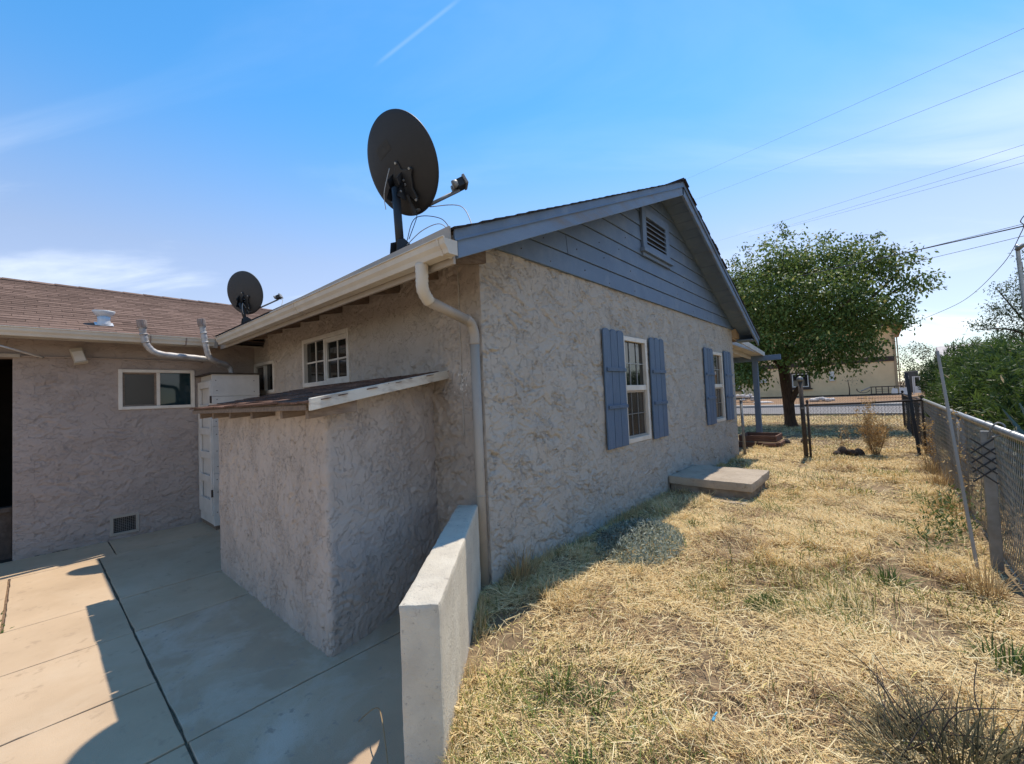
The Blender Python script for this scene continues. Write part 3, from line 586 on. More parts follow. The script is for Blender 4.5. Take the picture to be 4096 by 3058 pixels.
# sheathing boards seen from below under the far rake
for i in range(24):
    d0 = 0.10 + i * .19; d1 = d0 + .186
    if d1 > YO: break
    A = slope_pt(d0, XG - .02, 1, -.0715 - random.uniform(0, .004)); B = slope_pt(d1, XG - .02, 1, -.0715 - random.uniform(0, .004)); n_ = V3(0, SINR, COSR) * -.012
    MB().prism([A, B, B + n_, A + n_], (RX - .031 - XG + .02, 0, 0)).build('soffit_board', 'blue', roof, 0.002)
A = slope_pt(YO - .02, XG + .03, 1, -.09); MB().prism([A, A + V3(0, -.45, 0), A + V3(0, -.45, -.02), A + V3(0, 0, -.02)], (RX - XG - .07, 0, 0)).build('eave_return', 'blue', roof)
MB().prism([(XG - .02, YN + .005, 2.60), (XG - .02, YN + .30, 2.60), (XG - .02, YN + .30, 2.70), (XG - .02, YN + .005, 2.80)], (0.10, 0, 0)).build('outrigger', 'tan_soffit', roof, 0.004)

# --- eave edge on the patio side: flashing, gutter, rafter tails
EY = RY - YO                                # 1.83: eave edge
def kgutter(name, prof, p0, p1, u, mat, parent):
    """extrude a profile (c outwards, z) between two points"""
    mb = MB(); P0 = [V3(*p0) + V3(*u) * c + V3(0, 0, z) for c, z in prof]; mb.prism(P0, V3(*p1) - V3(*p0)); return mb.build(name, mat, parent, 0.003)
gprof = [(0, 0.095), (0, 0), (.075, 0), (.085, .03), (.105, .055), (.112, .092), (.122, .092), (.122, .100), (.100, .100), (.100, .06), (.078, .035), (.070, .006), (.006, .006), (.006, .095)]
zg = 2.435
gut = kgutter('gutter', gprof, (-7.05, EY - .012, zg), (-2.02, EY - .012, zg + .004), (0, -1, 0), 'cream', house)
MB().prism([(-2.02, EY - .012 - c, zg + z) for c, z in gprof[:6]] , (.004, 0, 0)).build('end_cap', 'cream', gut)
for x in (-2.09, -4.35): MB().prism([(x, EY - .012 - c * 1.02, zg - .003 + z * 1.04) for c, z in ((-.002, 0), (.076, 0), (.087, .03), (.107, .055), (.117, .10), (.10, .10), (.075, .02), (0, .01))], (.018, 0, 0)).build('seam_strap', 'cream', gut)
MB().prism([(-7.3, EY + .0, 2.40), (-7.3, EY + .02, 2.40), (-7.3, EY + .02, 2.59), (-7.3, EY, 2.59)], (-2.075 + 7.3, 0, 0)).build('fascia', 'taupe_metal', house)
MB().prism([(-5.1, EY - .03, 2.545), (-5.1, EY - .018, 2.545), (-5.1, EY - .018, 2.570), (-5.1, EY - .03, 2.570)], (.01, 0, 0)).build('flashing_tab', 'taupe_metal', house)
fl = MB(); fl.add([(-5.2, EY - .045, 2.565), (RX + .016, EY - .055, 2.538), (RX + .016, EY - .055, 2.628), (-5.2, EY - .045, 2.60), (-5.2, EY - .03, 2.565), (RX + .016, EY - .04, 2.538), (RX + .016, EY - .04, 2.628), (-5.2, EY - .03, 2.60)],
    [(0, 1, 2, 3), (7, 6, 5, 4), (0, 4, 5, 1), (1, 5, 6, 2), (2, 6, 7, 3), (3, 7, 4, 0)]); fl.build('flashing', 'taupe_metal', house)
for i in range(9):
    x = -7.2 + i * .60
    MB().prism([(x, EY + .03, 2.47), (x, YE, 2.60), (x, YE, 2.70), (x, EY + .03, 2.56)], (.045, 0, 0)).build('rafter', 'raw_wood', house, 0.003)
MB().prism([(-7.4, EY, 2.565), (-7.4, YE + .05, 2.565 + (YE + .05 - EY) * TAN), (-7.4, YE + .05, 2.58 + (YE + .05 - EY) * TAN), (-7.4, EY, 2.58)], (RX - .04 + 7.4, 0, 0)).build('soffit', 'taupe_metal', house)

# --- downspout: elbow under the gutter, offset run, down the corner
ds = MB(); dpath = bez([(-2.33, EY - .065, 2.44), (-2.33, EY - .065, 2.36), (-2.345, EY - .05, 2.27), (-2.37, EY + .02, 2.205)], 6)
ds.tube(dpath, [.046] * 3 + [.043 + (.0025 if i_ % 2 else -.001) for i_ in range(len(dpath) - 3)], 14); down = ds.build('downspout', 'cream', house, 0, True)
p2 = [(-2.37, EY + .0, 2.212), (-2.45, YE - .16, 2.135)]
MB().tube(p2, .040, 14).build('offset_pipe', 'taupe_metal', down, 0, True)
p3 = bez([(-2.445, YE - .175, 2.142), (-2.465, YE - .10, 2.115), (-2.475, YE - .055, 2.04), (-2.475, YE - .052, 1.95)], 6)
MB().tube(p3, [.0415 + (.002 if i_ % 2 else -.001) for i_ in range(len(p3))], 14).build('elbow', 'taupe_metal', down, 0, True)
MB().tube([(-2.475, YE - .052, 1.955), (-2.475, YE - .052, 1.0), (-2.472, YE - .054, .0)], .039, 14).build('leader', 'taupe_metal', down, 0, True)
for z in (1.95, 0.72): MB().tube([(-2.475, YE - .052, z), (-2.475, YE - .052, z + .012)], .0425, 14).build('strap', 'taupe_metal', down, 0, True)
MB().tube([(-2.69, YE - .012, 2.75), (-2.692, YE - .012, 2.2), (-2.69, YE - .012, 1.2)], .007, 6).build('corner_bead', 'stucco', house)

# --- wing roof, gutter, ridge
WE_X = -7.32; WTAN = 0.395; WC = 1 / math.sqrt(1 + WTAN ** 2); WS = WTAN * WC; WZ0 = 2.560; WL = 3.15   # slope length to ridge
def wpt(s, y, up=0.0): return V3(WE_X - s * WC, y, WZ0 + s * WS) + V3(WS, 0, WC) * up
wr = MB(); 
A, B = wpt(0, -6, -.01), wpt(WL, -6, -.01); n_ = V3(WS, 0, WC) * -.05; wr.prism([A, B, B + n_, A + n_], (0, 13, 0))
C_ = V3(2 * wpt(WL, -6)[0] - WE_X, -6, WZ0 - .02); wr.prism([B, C_, C_ + V3(0, 0, -.05), B + V3(0, 0, -.05)], (0, 13, 0))
wroof = wr.build('roof', 'shingle_dark', house)
sh = MB(); sh.prism([(0, 0, 0.0), (0, .158, 0.0), (0, .158, .003), (0, 0, .0095)], (.326, 0, 0))    # local x along y-world, y up slope
sme = mesh_only(sh, 'shingle', 'shingle')
cand = []
for r in range(25):
    off = (r % 3) * .11 + random.uniform(-.02, .02)
    for c in range(15):
        y = -0.62 + off + c * .33
        if y > 4.2: continue
        cand.append((r, y))
cand.sort(key=lambda t: np.linalg.norm(wpt(t[0] * .126, t[1]) - V3(0, 0, 1.5)))
def shingle_mw(r, y):
    ex = Vector((0, 1, 0)); ey = Vector((-WC, 0, WS)); ez = Vector((WS, 0, WC))
    mw = Matrix((ex, ey, ez)).transposed().to_4x4(); mw.translation = Vector(wpt(r * .126 - .02 + random.uniform(-.003, .003), y + .002, -.008 + random.uniform(0, .003))); return mw
for r, y in cand[:298]: piece('shingle', sme, wroof, shingle_mw(r, y))
bulk = MB()
for r, y in cand[298:]:
    mw = shingle_mw(r, y); bulk.add([tuple(mw @ Vector(q)) for q in sh.v], sh.f)
for r in range(25):
    for y in list(np.arange(-3.0, -0.63, .33)) + list(np.arange(4.25, 6.6, .33)):
        mw = shingle_mw(r, y); bulk.add([tuple(mw @ Vector(q)) for q in sh.v], sh.f)
bulk.build('shingle_field', 'shingle', wroof, kind='stuff')
for i in range(24):
    y = -2.0 + i * .28
    P = wpt(WL, y, .004); cp = MB()
    for sg in (-1, 1):
        d_ = V3(sg * .13 * WC, 0, -.13 * WS); cp.prism([P, P + d_, P + d_ + V3(0, 0, .012), P + V3(0, 0, .014)], (0, .30, -.008))
    cp.build('ridge_cap', 'shingle', wroof)
gw = kgutter('gutter', gprof, (WE_X + .0, -5.5, zg + .01), (WE_X + .0, 1.74, zg), (1, 0, 0), 'cream', house)
for y in (1.02, 1.40, 1.62): MB().prism([(WE_X + c * 1.02, y, zg - .003 + z * 1.04) for c, z in ((-.002, 0), (.076, 0), (.087, .03), (.107, .055), (.117, .10), (.10, .10), (.075, .02), (0, .01))], (0, .016, 0)).build('seam_strap', 'pipe_cap', gw)
MB().box(WE_X - .02, WE_X - .001, -5.5, 1.80, 2.42, 2.535).build('fascia', 'taupe_metal', house)
MB().box(WE_X, WE_X + .025, -5.5, 1.76, 2.535, 2.552).build('flashing', 'taupe_metal', house)
MB().prism([(WE_X - .02, -5.5, 2.46), (XW - .02, -5.5, 2.46 + .5 * WTAN), (XW - .02, -5.5, 2.48 + .5 * WTAN), (WE_X - .02, -5.5, 2.48)], (0, 8, 0)).build('soffit', 'taupe_metal', house)

# --- crawl space vent
fvm = MB()
for (p0, p1, q0, q1) in ((FV[0], FV[0] + .035, FV[2], FV[3]), (FV[1] - .035, FV[1], FV[2], FV[3]), (FV[0] + .035, FV[1] - .035, FV[3] - .035, FV[3]), (FV[0] + .035, FV[1] - .035, FV[2], FV[2] + .035)): fvm.box(p0, p1, q0, q1, -.03, .012, WNG)
fv = fvm.build('crawl_space_vent', 'taupe_metal', house, 0.003)
MB().box(FV[0] + .03, FV[1] - .03, FV[2] + .03, FV[3] - .03, -.06, -.05, WNG).build('backing', 'opening_shade', fv)  # dark plate painted in for the shade behind the bars
for i in range(11):
    y = FV[0] + .05 + i * .0195; MB().box(y - .002, y + .002, FV[2] + .03, FV[3] - .03, -.022, -.016, WNG).build('bar', 'galv_dull', fv)
for i in range(8):
    z = FV[2] + .055 + i * .022; MB().box(FV[0] + .03, FV[1] - .03, z - .002, z + .002, -.0155, -.010, WNG).build('bar', 'galv_dull', fv)

# --- front porch past the far corner
pr = MB(); pr.prism([(XG - .3, YN + .1, 2.62), (-2.58, 14.2, 2.43), (-2.58, 14.2, 2.50), (XG - .3, YN + .1, 2.72)], (-5.5, 0, 0)); porch = pr.build('porch_roof', 'white_paint', house)
MB().prism([(-2.42, YN + .02, 2.60), (-2.56, 14.25, 2.40), (-2.56, 14.25, 2.52), (-2.42, YN + .02, 2.74)], (-.03, 0, 0)).build('fascia', 'white_paint', porch, 0.004)
for i in range(4): MB().prism([(-2.9 - .6 * i, YN + .1, 2.52), (-2.9 - .6 * i, 14.1, 2.34), (-2.9 - .6 * i, 14.1, 2.43), (-2.9 - .6 * i, YN + .1, 2.62)], (-.05, 0, 0)).build('rafter', 'white_paint', porch)
MB().box(-6.5, -2.16, 14.12, 14.26, 2.27, 2.42).build('beam', 'blue', porch, 0.004)
MB().box(-2.89, -2.75, 14.12, 14.26, 0.0, 2.27).build('post', 'blue', porch, 0.004)

# =================================================================== LEAN-TO
lean = thing('lean_to', (-4.0, 1.8, PZ), 'low stucco lean-to with maroon shingle roof and exposed rafters against the house', 'shed')
LP = [V3(-5.285, 2.43, 0), V3(-5.285, 1.295, 0), V3(-2.82, 1.295, 0), V3(-3.10, 2.43, 0)]
def lean_wall():
    # one skin wrapped round the corner
    pts = []; nor = []
    A, B, C2 = LP[1], LP[2], LP[3]; r = .045
    d1 = (B - A) / np.linalg.norm(B - A); d2 = (C2 - B) / np.linalg.norm(C2 - B)
    n1 = V3(d1[1], -d1[0], 0); n2 = V3(d2[1], -d2[0], 0)
    for t in np.arange(0, np.linalg.norm(B - A) - r, .0115): pts.append(A + d1 * t); nor.append(n1)
    for t in np.linspace(0, 1, 8):
        q = (1 - t) ** 2 * (B - d1 * r) + 2 * t * (1 - t) * B + t * t * (B + d2 * r); pts.append(q); n = n1 * (1 - t) + n2 * t; nor.append(n / np.linalg.norm(n))
    for t in np.arange(r + .0115, np.linalg.norm(C2 - B) + .02, .0115): pts.append(B + d2 * t); nor.append(n2)
    pts = np.array(pts); nor = np.array(nor); s = np.concatenate([[0], np.cumsum(np.linalg.norm(np.diff(pts, axis=0), axis=1))])
    zs = np.arange(PZ - .03, 1.72, .0115)
    S, Zz = np.meshgrid(s, zs, indexing='ij')
    front = sstep(2.55, 2.35, S)
    h = 0.0050 * (1.2 * trowel(S, Zz, 51, 14, 4.6, 0.9, 0.12) * front + trowel(S, Zz, 63, 6.6, 8.8, 1.0, -0.3) * (1 - front))
    h *= sstep(0, .02, S)
    P = pts[:, None, :] + nor[:, None, :] * h[..., None]; P = P.copy(); P[..., 2] = Zz
    ii = np.arange(S.size).reshape(S.shape); fq = np.stack([ii[:-1, :-1], ii[1:, :-1], ii[1:, 1:], ii[:-1, 1:]], -1).reshape(-1, 4)
    # cut the top to the roof slope
    cy = P[..., 1]; top = 1.50 + (cy - 1.10) * .165
    cz = Zz[:-1, :-1].ravel(); ok = cz < (top[:-1, :-1].ravel() - .035)
    arrays('wall', P.reshape(-1, 3), fq[ok], 'stucco_lean', lean, True)
lean_wall()
MB().prism([LP[0] + V3(0, 0, PZ), LP[1] + V3(0.001, 0, PZ), LP[1] + V3(.08, 0, PZ), LP[0] + V3(.08, 0, PZ)], (0, 0, 1.6)).build('wall', 'stucco_lean', lean)
RC = [V3(-5.36, 1.10, 1.525), V3(-2.59, 1.10, 1.525), V3(-2.90, 2.425, 1.755), V3(-5.36, 2.425, 1.755)]
lroof = MB().prism(RC, (0, 0, -.025)).build('roof', 'raw_wood', lean, 0.003)
ls = MB(); ls.prism([(0, 0, 0.0), (0, .16, 0.0), (0, .16, .004), (0, 0, .012)], (.295, 0, 0)); lme = mesh_only(ls, 'shingle', 'shingle_lean')
le = (RC[3] - RC[0]); le /= np.linalg.norm(le); ln = np.cross(V3(1, 0, 0), le)
for r in range(11):
    f = r * .124; xr = RC[1][0] + (RC[2][0] - RC[1][0]) * min(1, f / 1.345)
    x = -5.39 - (r % 2) * .0
    x += (.15 if r % 2 else 0)
    while x < xr - .05:
        jit = V3(random.uniform(-.006, .006), random.uniform(-.005, .005), random.uniform(0, .004))
        sc = min(1.0, (xr + .02 - x) / .295)
        b = RC[0] + le * (f - .03); b = V3(x, b[1], b[2]) + ln * .002 + jit
        mw = Matrix((Vector((1, 0, 0)), Vector(le), Vector(ln))).transposed().to_4x4() @ Matrix.Rotation(random.uniform(-.02, .02), 4, 'Y') @ Matrix.Diagonal((sc, 1, 1, 1))
        mw.translation = Vector(b); piece('shingle', lme, lroof, mw); x += .30
# rafter tails along the front
for i, x in enumerate((-5.25, -4.80, -4.28, -3.73, -3.13, -2.72)):
    MB().prism([(x, 1.125, 1.425), (x, 1.45, 1.455), (x, 1.45, 1.562), (x, 1.125, 1.502)], (.042, 0, 0)).build('rafter', 'raw_wood', lean, 0.004)
MB().box(-5.36, -2.62, 1.087, 1.099, 1.478, 1.512).build('front_edge_board', 'raw_wood', lean, 0.003)
# white peeling barge board along the open end
a = V3(-2.575, 1.085, 1.475); b = V3(-2.885, 2.42, 1.695); n_ = np.cross(b - a, V3(0, 0, 1)); n_ /= np.linalg.norm(n_)
MB().prism([a, b, b + V3(0, 0, .075), a + V3(0, 0, .075)], n_ * .022).build('barge_board', 'peeling', lean, 0.004)

# =================================================================== GARDEN WALL
def rough_block(name, fr, da, db, dc, res, amp, mat, parent=None, freq=7.0, seed=1, slope=0.0):
    """box da x db x dc (a,b,c from 0) whose faces share one displaced skin; a is length, c is height"""
    V = []; F = []
    def face(fn, n1, n2):
        k = len(V); u = np.linspace(0, 1, n1 + 1); v = np.linspace(0, 1, n2 + 1)
        for i in u:
            for j in v: V.append(fn(i, j))
        for i in range(n1):
            for j in range(n2):
                q = k + i * (n2 + 1) + j; F.append((q, q + n2 + 1, q + n2 + 2, q + 1))
    na, nb, nc = max(2, int(da / res)), max(2, int(db / res)), max(2, int(dc / res))
    face(lambda i, j: (i * da, j * db, dc), na, nb); face(lambda i, j: (j * da, i * db, 0), nb, na)
    face(lambda i, j: (i * da, 0, j * dc), na, nc); face(lambda i, j: (j * da, db, i * dc), nc, na)
    face(lambda i, j: (da, i * db, j * dc), nb, nc); face(lambda i, j: (0, j * db, i * dc), nc, nb)
    V = np.array(V); c = np.array([da, db, dc]) / 2
    # ease the sharp edges
    e = np.minimum(V, np.array([da, db, dc]) - V); e.sort(axis=1)
    rr = .012; cl = np.clip(rr - e[:, 1], 0, rr)
    V = V - np.sign(V - c) * (cl[:, None] * .35)
    n1 = fbm(V[:, 0] * freq + V[:, 2] * 3.1, V[:, 1] * freq + V[:, 2] * freq, seed, 4) - .5
    n2 = fbm(V[:, 1] * freq + 31, V[:, 2] * freq + V[:, 0] * freq, seed + 2, 4) - .5
    n3 = fbm(V[:, 0] * freq + 57, V[:, 1] * freq * 1.1, seed + 4, 4) - .5
    V = V + amp * np.stack([n1, n2, n3], 1)
    V[:, 2] += slope * V[:, 0]
    W_ = fr.o + V[:, :1] * fr.u + V[:, 1:2] * fr.v + V[:, 2:3] * fr.n
    F = np.array(F)
    if np.dot(np.cross(fr.u, fr.v), fr.n) < 0: F = F[:, ::-1]
    return arrays(name, W_, F, mat, parent, True)
TH = 0.172
gfr = Fr(GW0 - gn * TH / 2 - gd * .10 + V3(0, 0, PZ - .06), gd, gn, (0, 0, 1))
gwall = rough_block('garden_wall', gfr, 1.55 + .10, TH, 0.66 - PZ + .06, 0.016, 0.008, 'garden_wall', None, 13, 5)
tag(gwall, 'low pale plastered wall running out from the house corner between patio and yard', 'wall')

# =================================================================== WHITE UTILITY CLOSET
clo = thing('utility_closet', (-7.4, 1.9, PZ), 'tall white wooden utility closet with a panelled door in the patio corner', 'closet')
CX0, CX1, CY0, CY1 = XW + .01, -7.06, 1.66, 2.24
MB().box(CX0, CX1 - .02, CY0 + .034, CY1, PZ + .06, 2.02).build('body', 'white_paint', clo)
zb_ = PZ + .06
for (z0, z1) in ((zb_, 0.62), (.624, 1.28), (1.284, 1.70), (1.704, 2.015)):
    MB().box(CX1 - .019, CX1, CY0, CY1 + .02, z0, z1).build('side_board', 'white_paint', clo, 0.003)
for y_ in (CY0 + .05, CY1 - .06):
    for z_ in (.1, .35, .55, .72, .95, 1.15, 1.36, 1.55, 1.66, 1.78, 1.93):
        if y_ > 2 and z_ < 1.5: continue
        MB().lathe([(.007, .0), (.006, .0035)], Fr((CX1, y_ + random.uniform(-.01, .01), z_ + random.uniform(-.02, .02)), (0, 1, 0), (0, 0, 1), (1, 0, 0)), 8).build('nail', 'rusty', clo)
dfr = Fr((0, CY0 + .02, 0), (1, 0, 0), (0, 0, 1), (0, -1, 0))
d0, d1 = CX0 + .02, CX1 - .03
dm = MB(); st = .085; rails = [0.10, 0.20]
dm.box(d0, d0 + st, .04, 1.93, 0, .035, dfr).box(d1 - st, d1, .04, 1.93, 0, .035, dfr)
zz = np.linspace(0.20, 1.88, 6)
for i in range(6): dm.box(d0 + st, d1 - st, (.04 if i == 0 else zz[i] - .05), (1.93 if i == 5 else zz[i] + .05), 0, .0345, dfr)
door = dm.build('door', 'white_paint', clo, 0.004)
for i in range(5): MB().box(d0 + st, d1 - st, zz[i] + .05, zz[i + 1] - .05, -.012, -.004, dfr).build('panel', 'white_paint', door)
for z_ in (0.35, 1.66): MB().box(d1 - .004, d1 + .012, z_ - .05, z_ + .05, .02, .042, dfr).build('hinge', 'rusty', door)
MB().box(CX0, CX1 - .02, PZ + .06, .04, -.02, .012, Fr((0, CY0 + .02, 0), (1, 0, 0), (0, 0, 1), (0, -1, 0))) if False else None
MB().box(CX0, CX1 - .021, CY0 + .005, CY0 + .019, PZ + .07, .035).build('kick_board', 'white_paint', clo, 0.003)
MB().box(CX0, CX1 - .03, CY0 + .03, CY1, PZ, PZ + .06).build('plinth', 'raw_wood', clo)
MB().box(CX0 - .005, CX1 + .035, CY0 - .045, CY1 + .04, 2.021, 2.036).build('top_flashing', 'rusty', clo, 0.002)

# =================================================================== DUCTS AND ROOF VENT
def duct(label, pts, r, capz):
    t = thing('vent_duct', pts[-1], label, 'duct', 'silver vent ducts over the closet')
    P = bez(pts, 9); rr = [r * (1 + .05 * math.sin(i * 1.9) + random.uniform(-.03, .03)) for i in range(len(P))]
    MB().tube(P, rr, 14).build('pipe', 'pipe_silver', t, 0, True)
    for k_ in (2, 7, 14): MB().tube([P[k_], P[k_ + 1]], r * 1.13, 14).build('joint_band', 'pipe_silver', t, 0, True)
    d = np.array(P[0]) - np.array(P[1]); d /= np.linalg.norm(d); c0 = np.array(P[0]) - d * .02
    cp = MB().tube([c0, c0 + d * .03, c0 + d * capz, c0 + d * (capz + .004)], [r * 1.35, r * 1.42, r * 1.36, r * 1.0], 16).build('rain_cap', 'pipe_cap', t, 0, False)
    return t
duct('long silver vent duct bending up through the gutter, nearer the roof vent', [(-7.10, .93, 2.63), (-7.10, .945, 2.50), (-7.11, .98, 2.38), (-7.13, 1.10, 2.285), (-7.18, 1.45, 2.255), (-7.25, 1.72, 2.235), (-7.28, 1.82, 2.16)], .038, .095)
duct('short silver vent duct rising from the closet top beside the roof corner', [(-7.10, 1.565, 2.71), (-7.10, 1.585, 2.57), (-7.11, 1.61, 2.40), (-7.13, 1.66, 2.25), (-7.19, 1.78, 2.195), (-7.26, 1.92, 2.15), (-7.27, 1.96, 2.04)], .036, .10)
t = thing('roof_vent', (-7.66, .62, 2.69), 'pale metal roof vent with flared hood on the brown shingle slope', 'vent')
vf = Fr((-7.66, .62, 2.655), (0, 1, 0), (-1, 0, 0), (0, 0, 1))
MB().lathe([(.078, .0), (.070, .05), (.062, .10), (.066, .145)], vf, 18).build('stack', 'vent_white', t, 0, True)
MB().lathe([(.066, .14), (.085, .165), (.115, .215), (.112, .222), (.08, .20), (.02, .195)], vf, 22, 1.0, .75).build('hood', 'vent_white', t, 0, True)
MB().prism([wpt(.29, .53, .008), wpt(.29, .71, .008), wpt(.45, .71, .008), wpt(.45, .53, .008)], (0, 0, .006)).build('base_flashing', 'vent_white', t)

# =================================================================== WALL LAMP, CONDUIT, WHITE CABLE
t = thing('wall_lamp', (XW, .40, 2.29), 'yellowed square floodlight tilted on the wing wall below the gutter', 'lamp')
lf = Fr(V3(XW + .06, .36, 2.36), (.35, 0.22, -.91), (0, .97, .235), (.93, -.08, .36))
lf.v = np.cross(lf.n, lf.u); lf.v /= np.linalg.norm(lf.v); lf.n = np.cross(lf.u, lf.v)
MB().box(0, .20, -.055, .065, 0, .05, lf).build('housing', 'lamp_plastic', t, 0.008)
MB().box(.05, .19, -.045, .055, .0505, .056, lf).build('lens', 'vinyl', t, 0.003)
MB().box(.195, .21, -.06, .07, -.004, .062, lf).build('rim', 'lamp_plastic', t, 0.003)
MB().tube([(XW, .40, 2.32), (XW + .08, .39, 2.31)], .022, 10).build('knuckle', 'lamp_plastic', t, 0, True)
cnd = MB().tube(bez([(XW + .02, -.9, 2.295), (XW + .02, -.1, 2.262), (XW + .018, .33, 2.262), (XW + .018, 1.0, 2.258), (XW + .018, 1.72, 2.245)], 6), .011, 8).build('conduit', 'stucco_wing', None, 0, True)
tag(cnd, 'thin painted conduit running along the wing wall behind the floodlight', 'conduit')
cb = MB().tube(bez([(-6.9, -.75, 2.42), (-7.2, -.30, 2.33), (-7.6, .02, 2.255), (XW + .03, .08, 2.25)], 8), .011, 8).build('white_cable', 'vinyl', None, 0, True)
tag(cb, 'white cable slanting to the wing wall at the left edge above the doorway', 'cable')

# =================================================================== SATELLITE DISHES
def dish(label, base, c, yaw, pit, a, b, lnb, mat, s):
    t = thing('satellite_dish', base, label, 'satellite dish')
    n = V3(math.sin(yaw) * math.cos(pit), math.cos(yaw) * math.cos(pit), math.sin(pit)); sd_ = V3(math.cos(yaw), -math.sin(yaw), 0); u = np.cross(sd_, n)
    fr = Fr(c, sd_, u, n); dp = .075 * s
    prof = [(.002, -dp - .004)] + [(r, -dp * (1 - r * r) - .004) for r in np.linspace(.08, .985, 14)] + [(1.0, .0), (1.005, .006), (.995, .010), (.985, .004)] + [(r, -dp * (1 - r * r) + .004) for r in np.linspace(.96, .02, 12)]
    refl = MB(); N = 72
    P = [fr.p(r * a * math.cos(2 * PI * j / N), r * b * math.sin(2 * PI * j / N), h) for r, h in prof for j in range(N)]
    F = [(i * N + j, (i + 1) * N + j, (i + 1) * N + (j + 1) % N, i * N + (j + 1) % N) for i in range(len(prof) - 1) for j in range(N)]
    refl.add(P, F).build('reflector', mat, t, 0, True)
    # faint ghost of an old sticker on the back
    if s > .9:
        g_ = [(x, y) for x in np.linspace(-.16, .0, 7) for y in np.linspace(.08, .17, 5)]
        ca_, sa_ = math.cos(.35), math.sin(.35); G = []
        for x, y in g_:
            x2, y2 = x * ca_ - y * sa_ + .02, x * sa_ + y * ca_ + .05; r2 = (x2 / a) ** 2 + (y2 / b) ** 2; G.append(fr.p(x2, y2, -dp * (1 - r2) - .0062))
        MB().add(G, [(i * 5 + j, i * 5 + j + 1, (i + 1) * 5 + j + 1, (i + 1) * 5 + j) for i in range(6) for j in range(4)]).build('sticker_mark', 'sticker', t, 0, True)
    # back bracket: shield-shaped plate with three ears, standing off the dish
    zc = -dp * .75 - .012
    bx = [(-.095, -.05), (-.075, .05), (-.03, .10), (.0, .175), (.022, .17), (.04, .10), (.10, .085), (.135, .10), (.145, .075), (.12, .03), (.10, -.06), (.12, -.15), (.10, -.175), (.06, -.12), (.0, -.10), (-.05, -.10)]
    bx = [(x * s, y * s - .36 * b) for x, y in bx]
    br = MB().prism([fr.p(x, y, zc - .004) for x, y in bx], -n * .022 * s).build('bracket', 'black_metal', t, 0.004)
    for x, y in ((.008, .155), (.125, .085), (.105, -.155), (-.075, -.05), (.04, -.02)): MB().lathe([(.011 * s, 0), (.010 * s, .010)], Fr(fr.p(x * s, y * s - .36 * b, zc - .027 * s), sd_, -u, -n), 8).build('bolt', 'galv', br, 0, False)
    # mast, tilt yoke, foot
    top = fr.p(-.02 * s, -.36 * b, zc - .075 * s); base_ = V3(*base)
    knee = base_ + V3(top[0] - base_[0], (top[1] - base_[1]), 0) * .75 + V3(0, 0, .10 * s)
    MB().tube([base_ + V3(0, 0, .02), top + V3(0, 0, -.04)], .034 * s, 14).build('mast', 'black_metal', t, 0, True)
    MB().tube([top + V3(0, 0, -.17 * s), top + V3(0, 0, -.155 * s)], .040 * s, 14).build('collar', 'black_metal', t, 0, True)
    yf = Fr(top, sd_, (0, 0, 1), np.cross(sd_, V3(0, 0, 1)))
    for sg in (-1, 1): MB().prism([yf.p(sg * .052 * s, -.13 * s, -.05 * s), yf.p(sg * .052 * s, -.13 * s, .05 * s), yf.p(sg * .052 * s, .09 * s, -.085 * s), yf.p(sg * .052 * s, .12 * s, -.03 * s), yf.p(sg * .052 * s, .02 * s, .05 * s)], sd_ * .007 * s).build('yoke_plate', 'black_metal', t, 0.002)
    for sg, (q, w_) in zip((1, 1, -1), ((.03, -.03), (-.08, .01), (-.05, -.02))): MB().lathe([(.010 * s, 0), (.009 * s, .009)], Fr(yf.p(sg * .058 * s, q * s, w_ * s), yf.u * 0 + yf.v, yf.n, sd_ * sg), 8).build('bolt', 'galv', t)
    ft = MB(); ez = V3(0, -SINR, COSR); ey = V3(0, COSR, SINR)
    ffr = Fr(base_ - ez * .006, (1, 0, 0), ey, ez)
    ft.box(-.10 * s, .10 * s, -.10 * s, .16 * s, 0, .006, ffr)
    ft.prism([ffr.p(-.05 * s, -.08 * s, .006), ffr.p(-.05 * s, .13 * s, .006), ffr.p(-.05 * s, .05 * s, .11 * s), ffr.p(-.05 * s, -.02 * s, .11 * s)], (.006, 0, 0))
    ft.prism([ffr.p(.045 * s, -.08 * s, .006), ffr.p(.045 * s, .13 * s, .006), ffr.p(.045 * s, .05 * s, .11 * s), ffr.p(.045 * s, -.02 * s, .11 * s)], (.006, 0, 0))
    ft.build('foot', 'black_metal', t, 0.003)
    # feed arm and receiver heads
    st_ = fr.p(.03 * s, -b * .93, zc * .4); L = V3(*lnb); ad = (L - st_) / np.linalg.norm(L - st_)
    MB().tube([fr.p(.02 * s, -.6 * b, zc - .02 * s), fr.p(.03 * s, -b * 1.0, zc * .55 - .03)], .024 * s, 6).build('arm_bracket', 'black_metal', t)
    MB().tube([st_ - ad * .02, L], .0155 * s, 8).build('feed_arm', 'galv_dull', t, 0, True)
    hd = Fr(L, sd_, (0, 0, 1), np.cross(sd_, V3(0, 0, 1)))
    q = -ad; e1 = np.cross(q, V3(0, 0, 1)); e1 /= np.linalg.norm(e1); e2 = np.cross(e1, q)
    hf = Fr(L + V3(0, 0, .045 * s), e1, e2, q)
    ln_ = MB().box(-.055 * s, .055 * s, -.035 * s, .04 * s, -.045 * s, .03 * s, hf).build('receiver', 'black_metal', t, 0.006)
    for sg in (-1, 1): MB().lathe([(.030 * s, .02), (.036 * s, .05 * s), (.034 * s, .062 * s), (.01, .064 * s)], Fr(hf.p(sg * .045 * s, .008, 0), e1, e2, q), 16).build('feed_horn', 'lnb', ln_, 0, True)
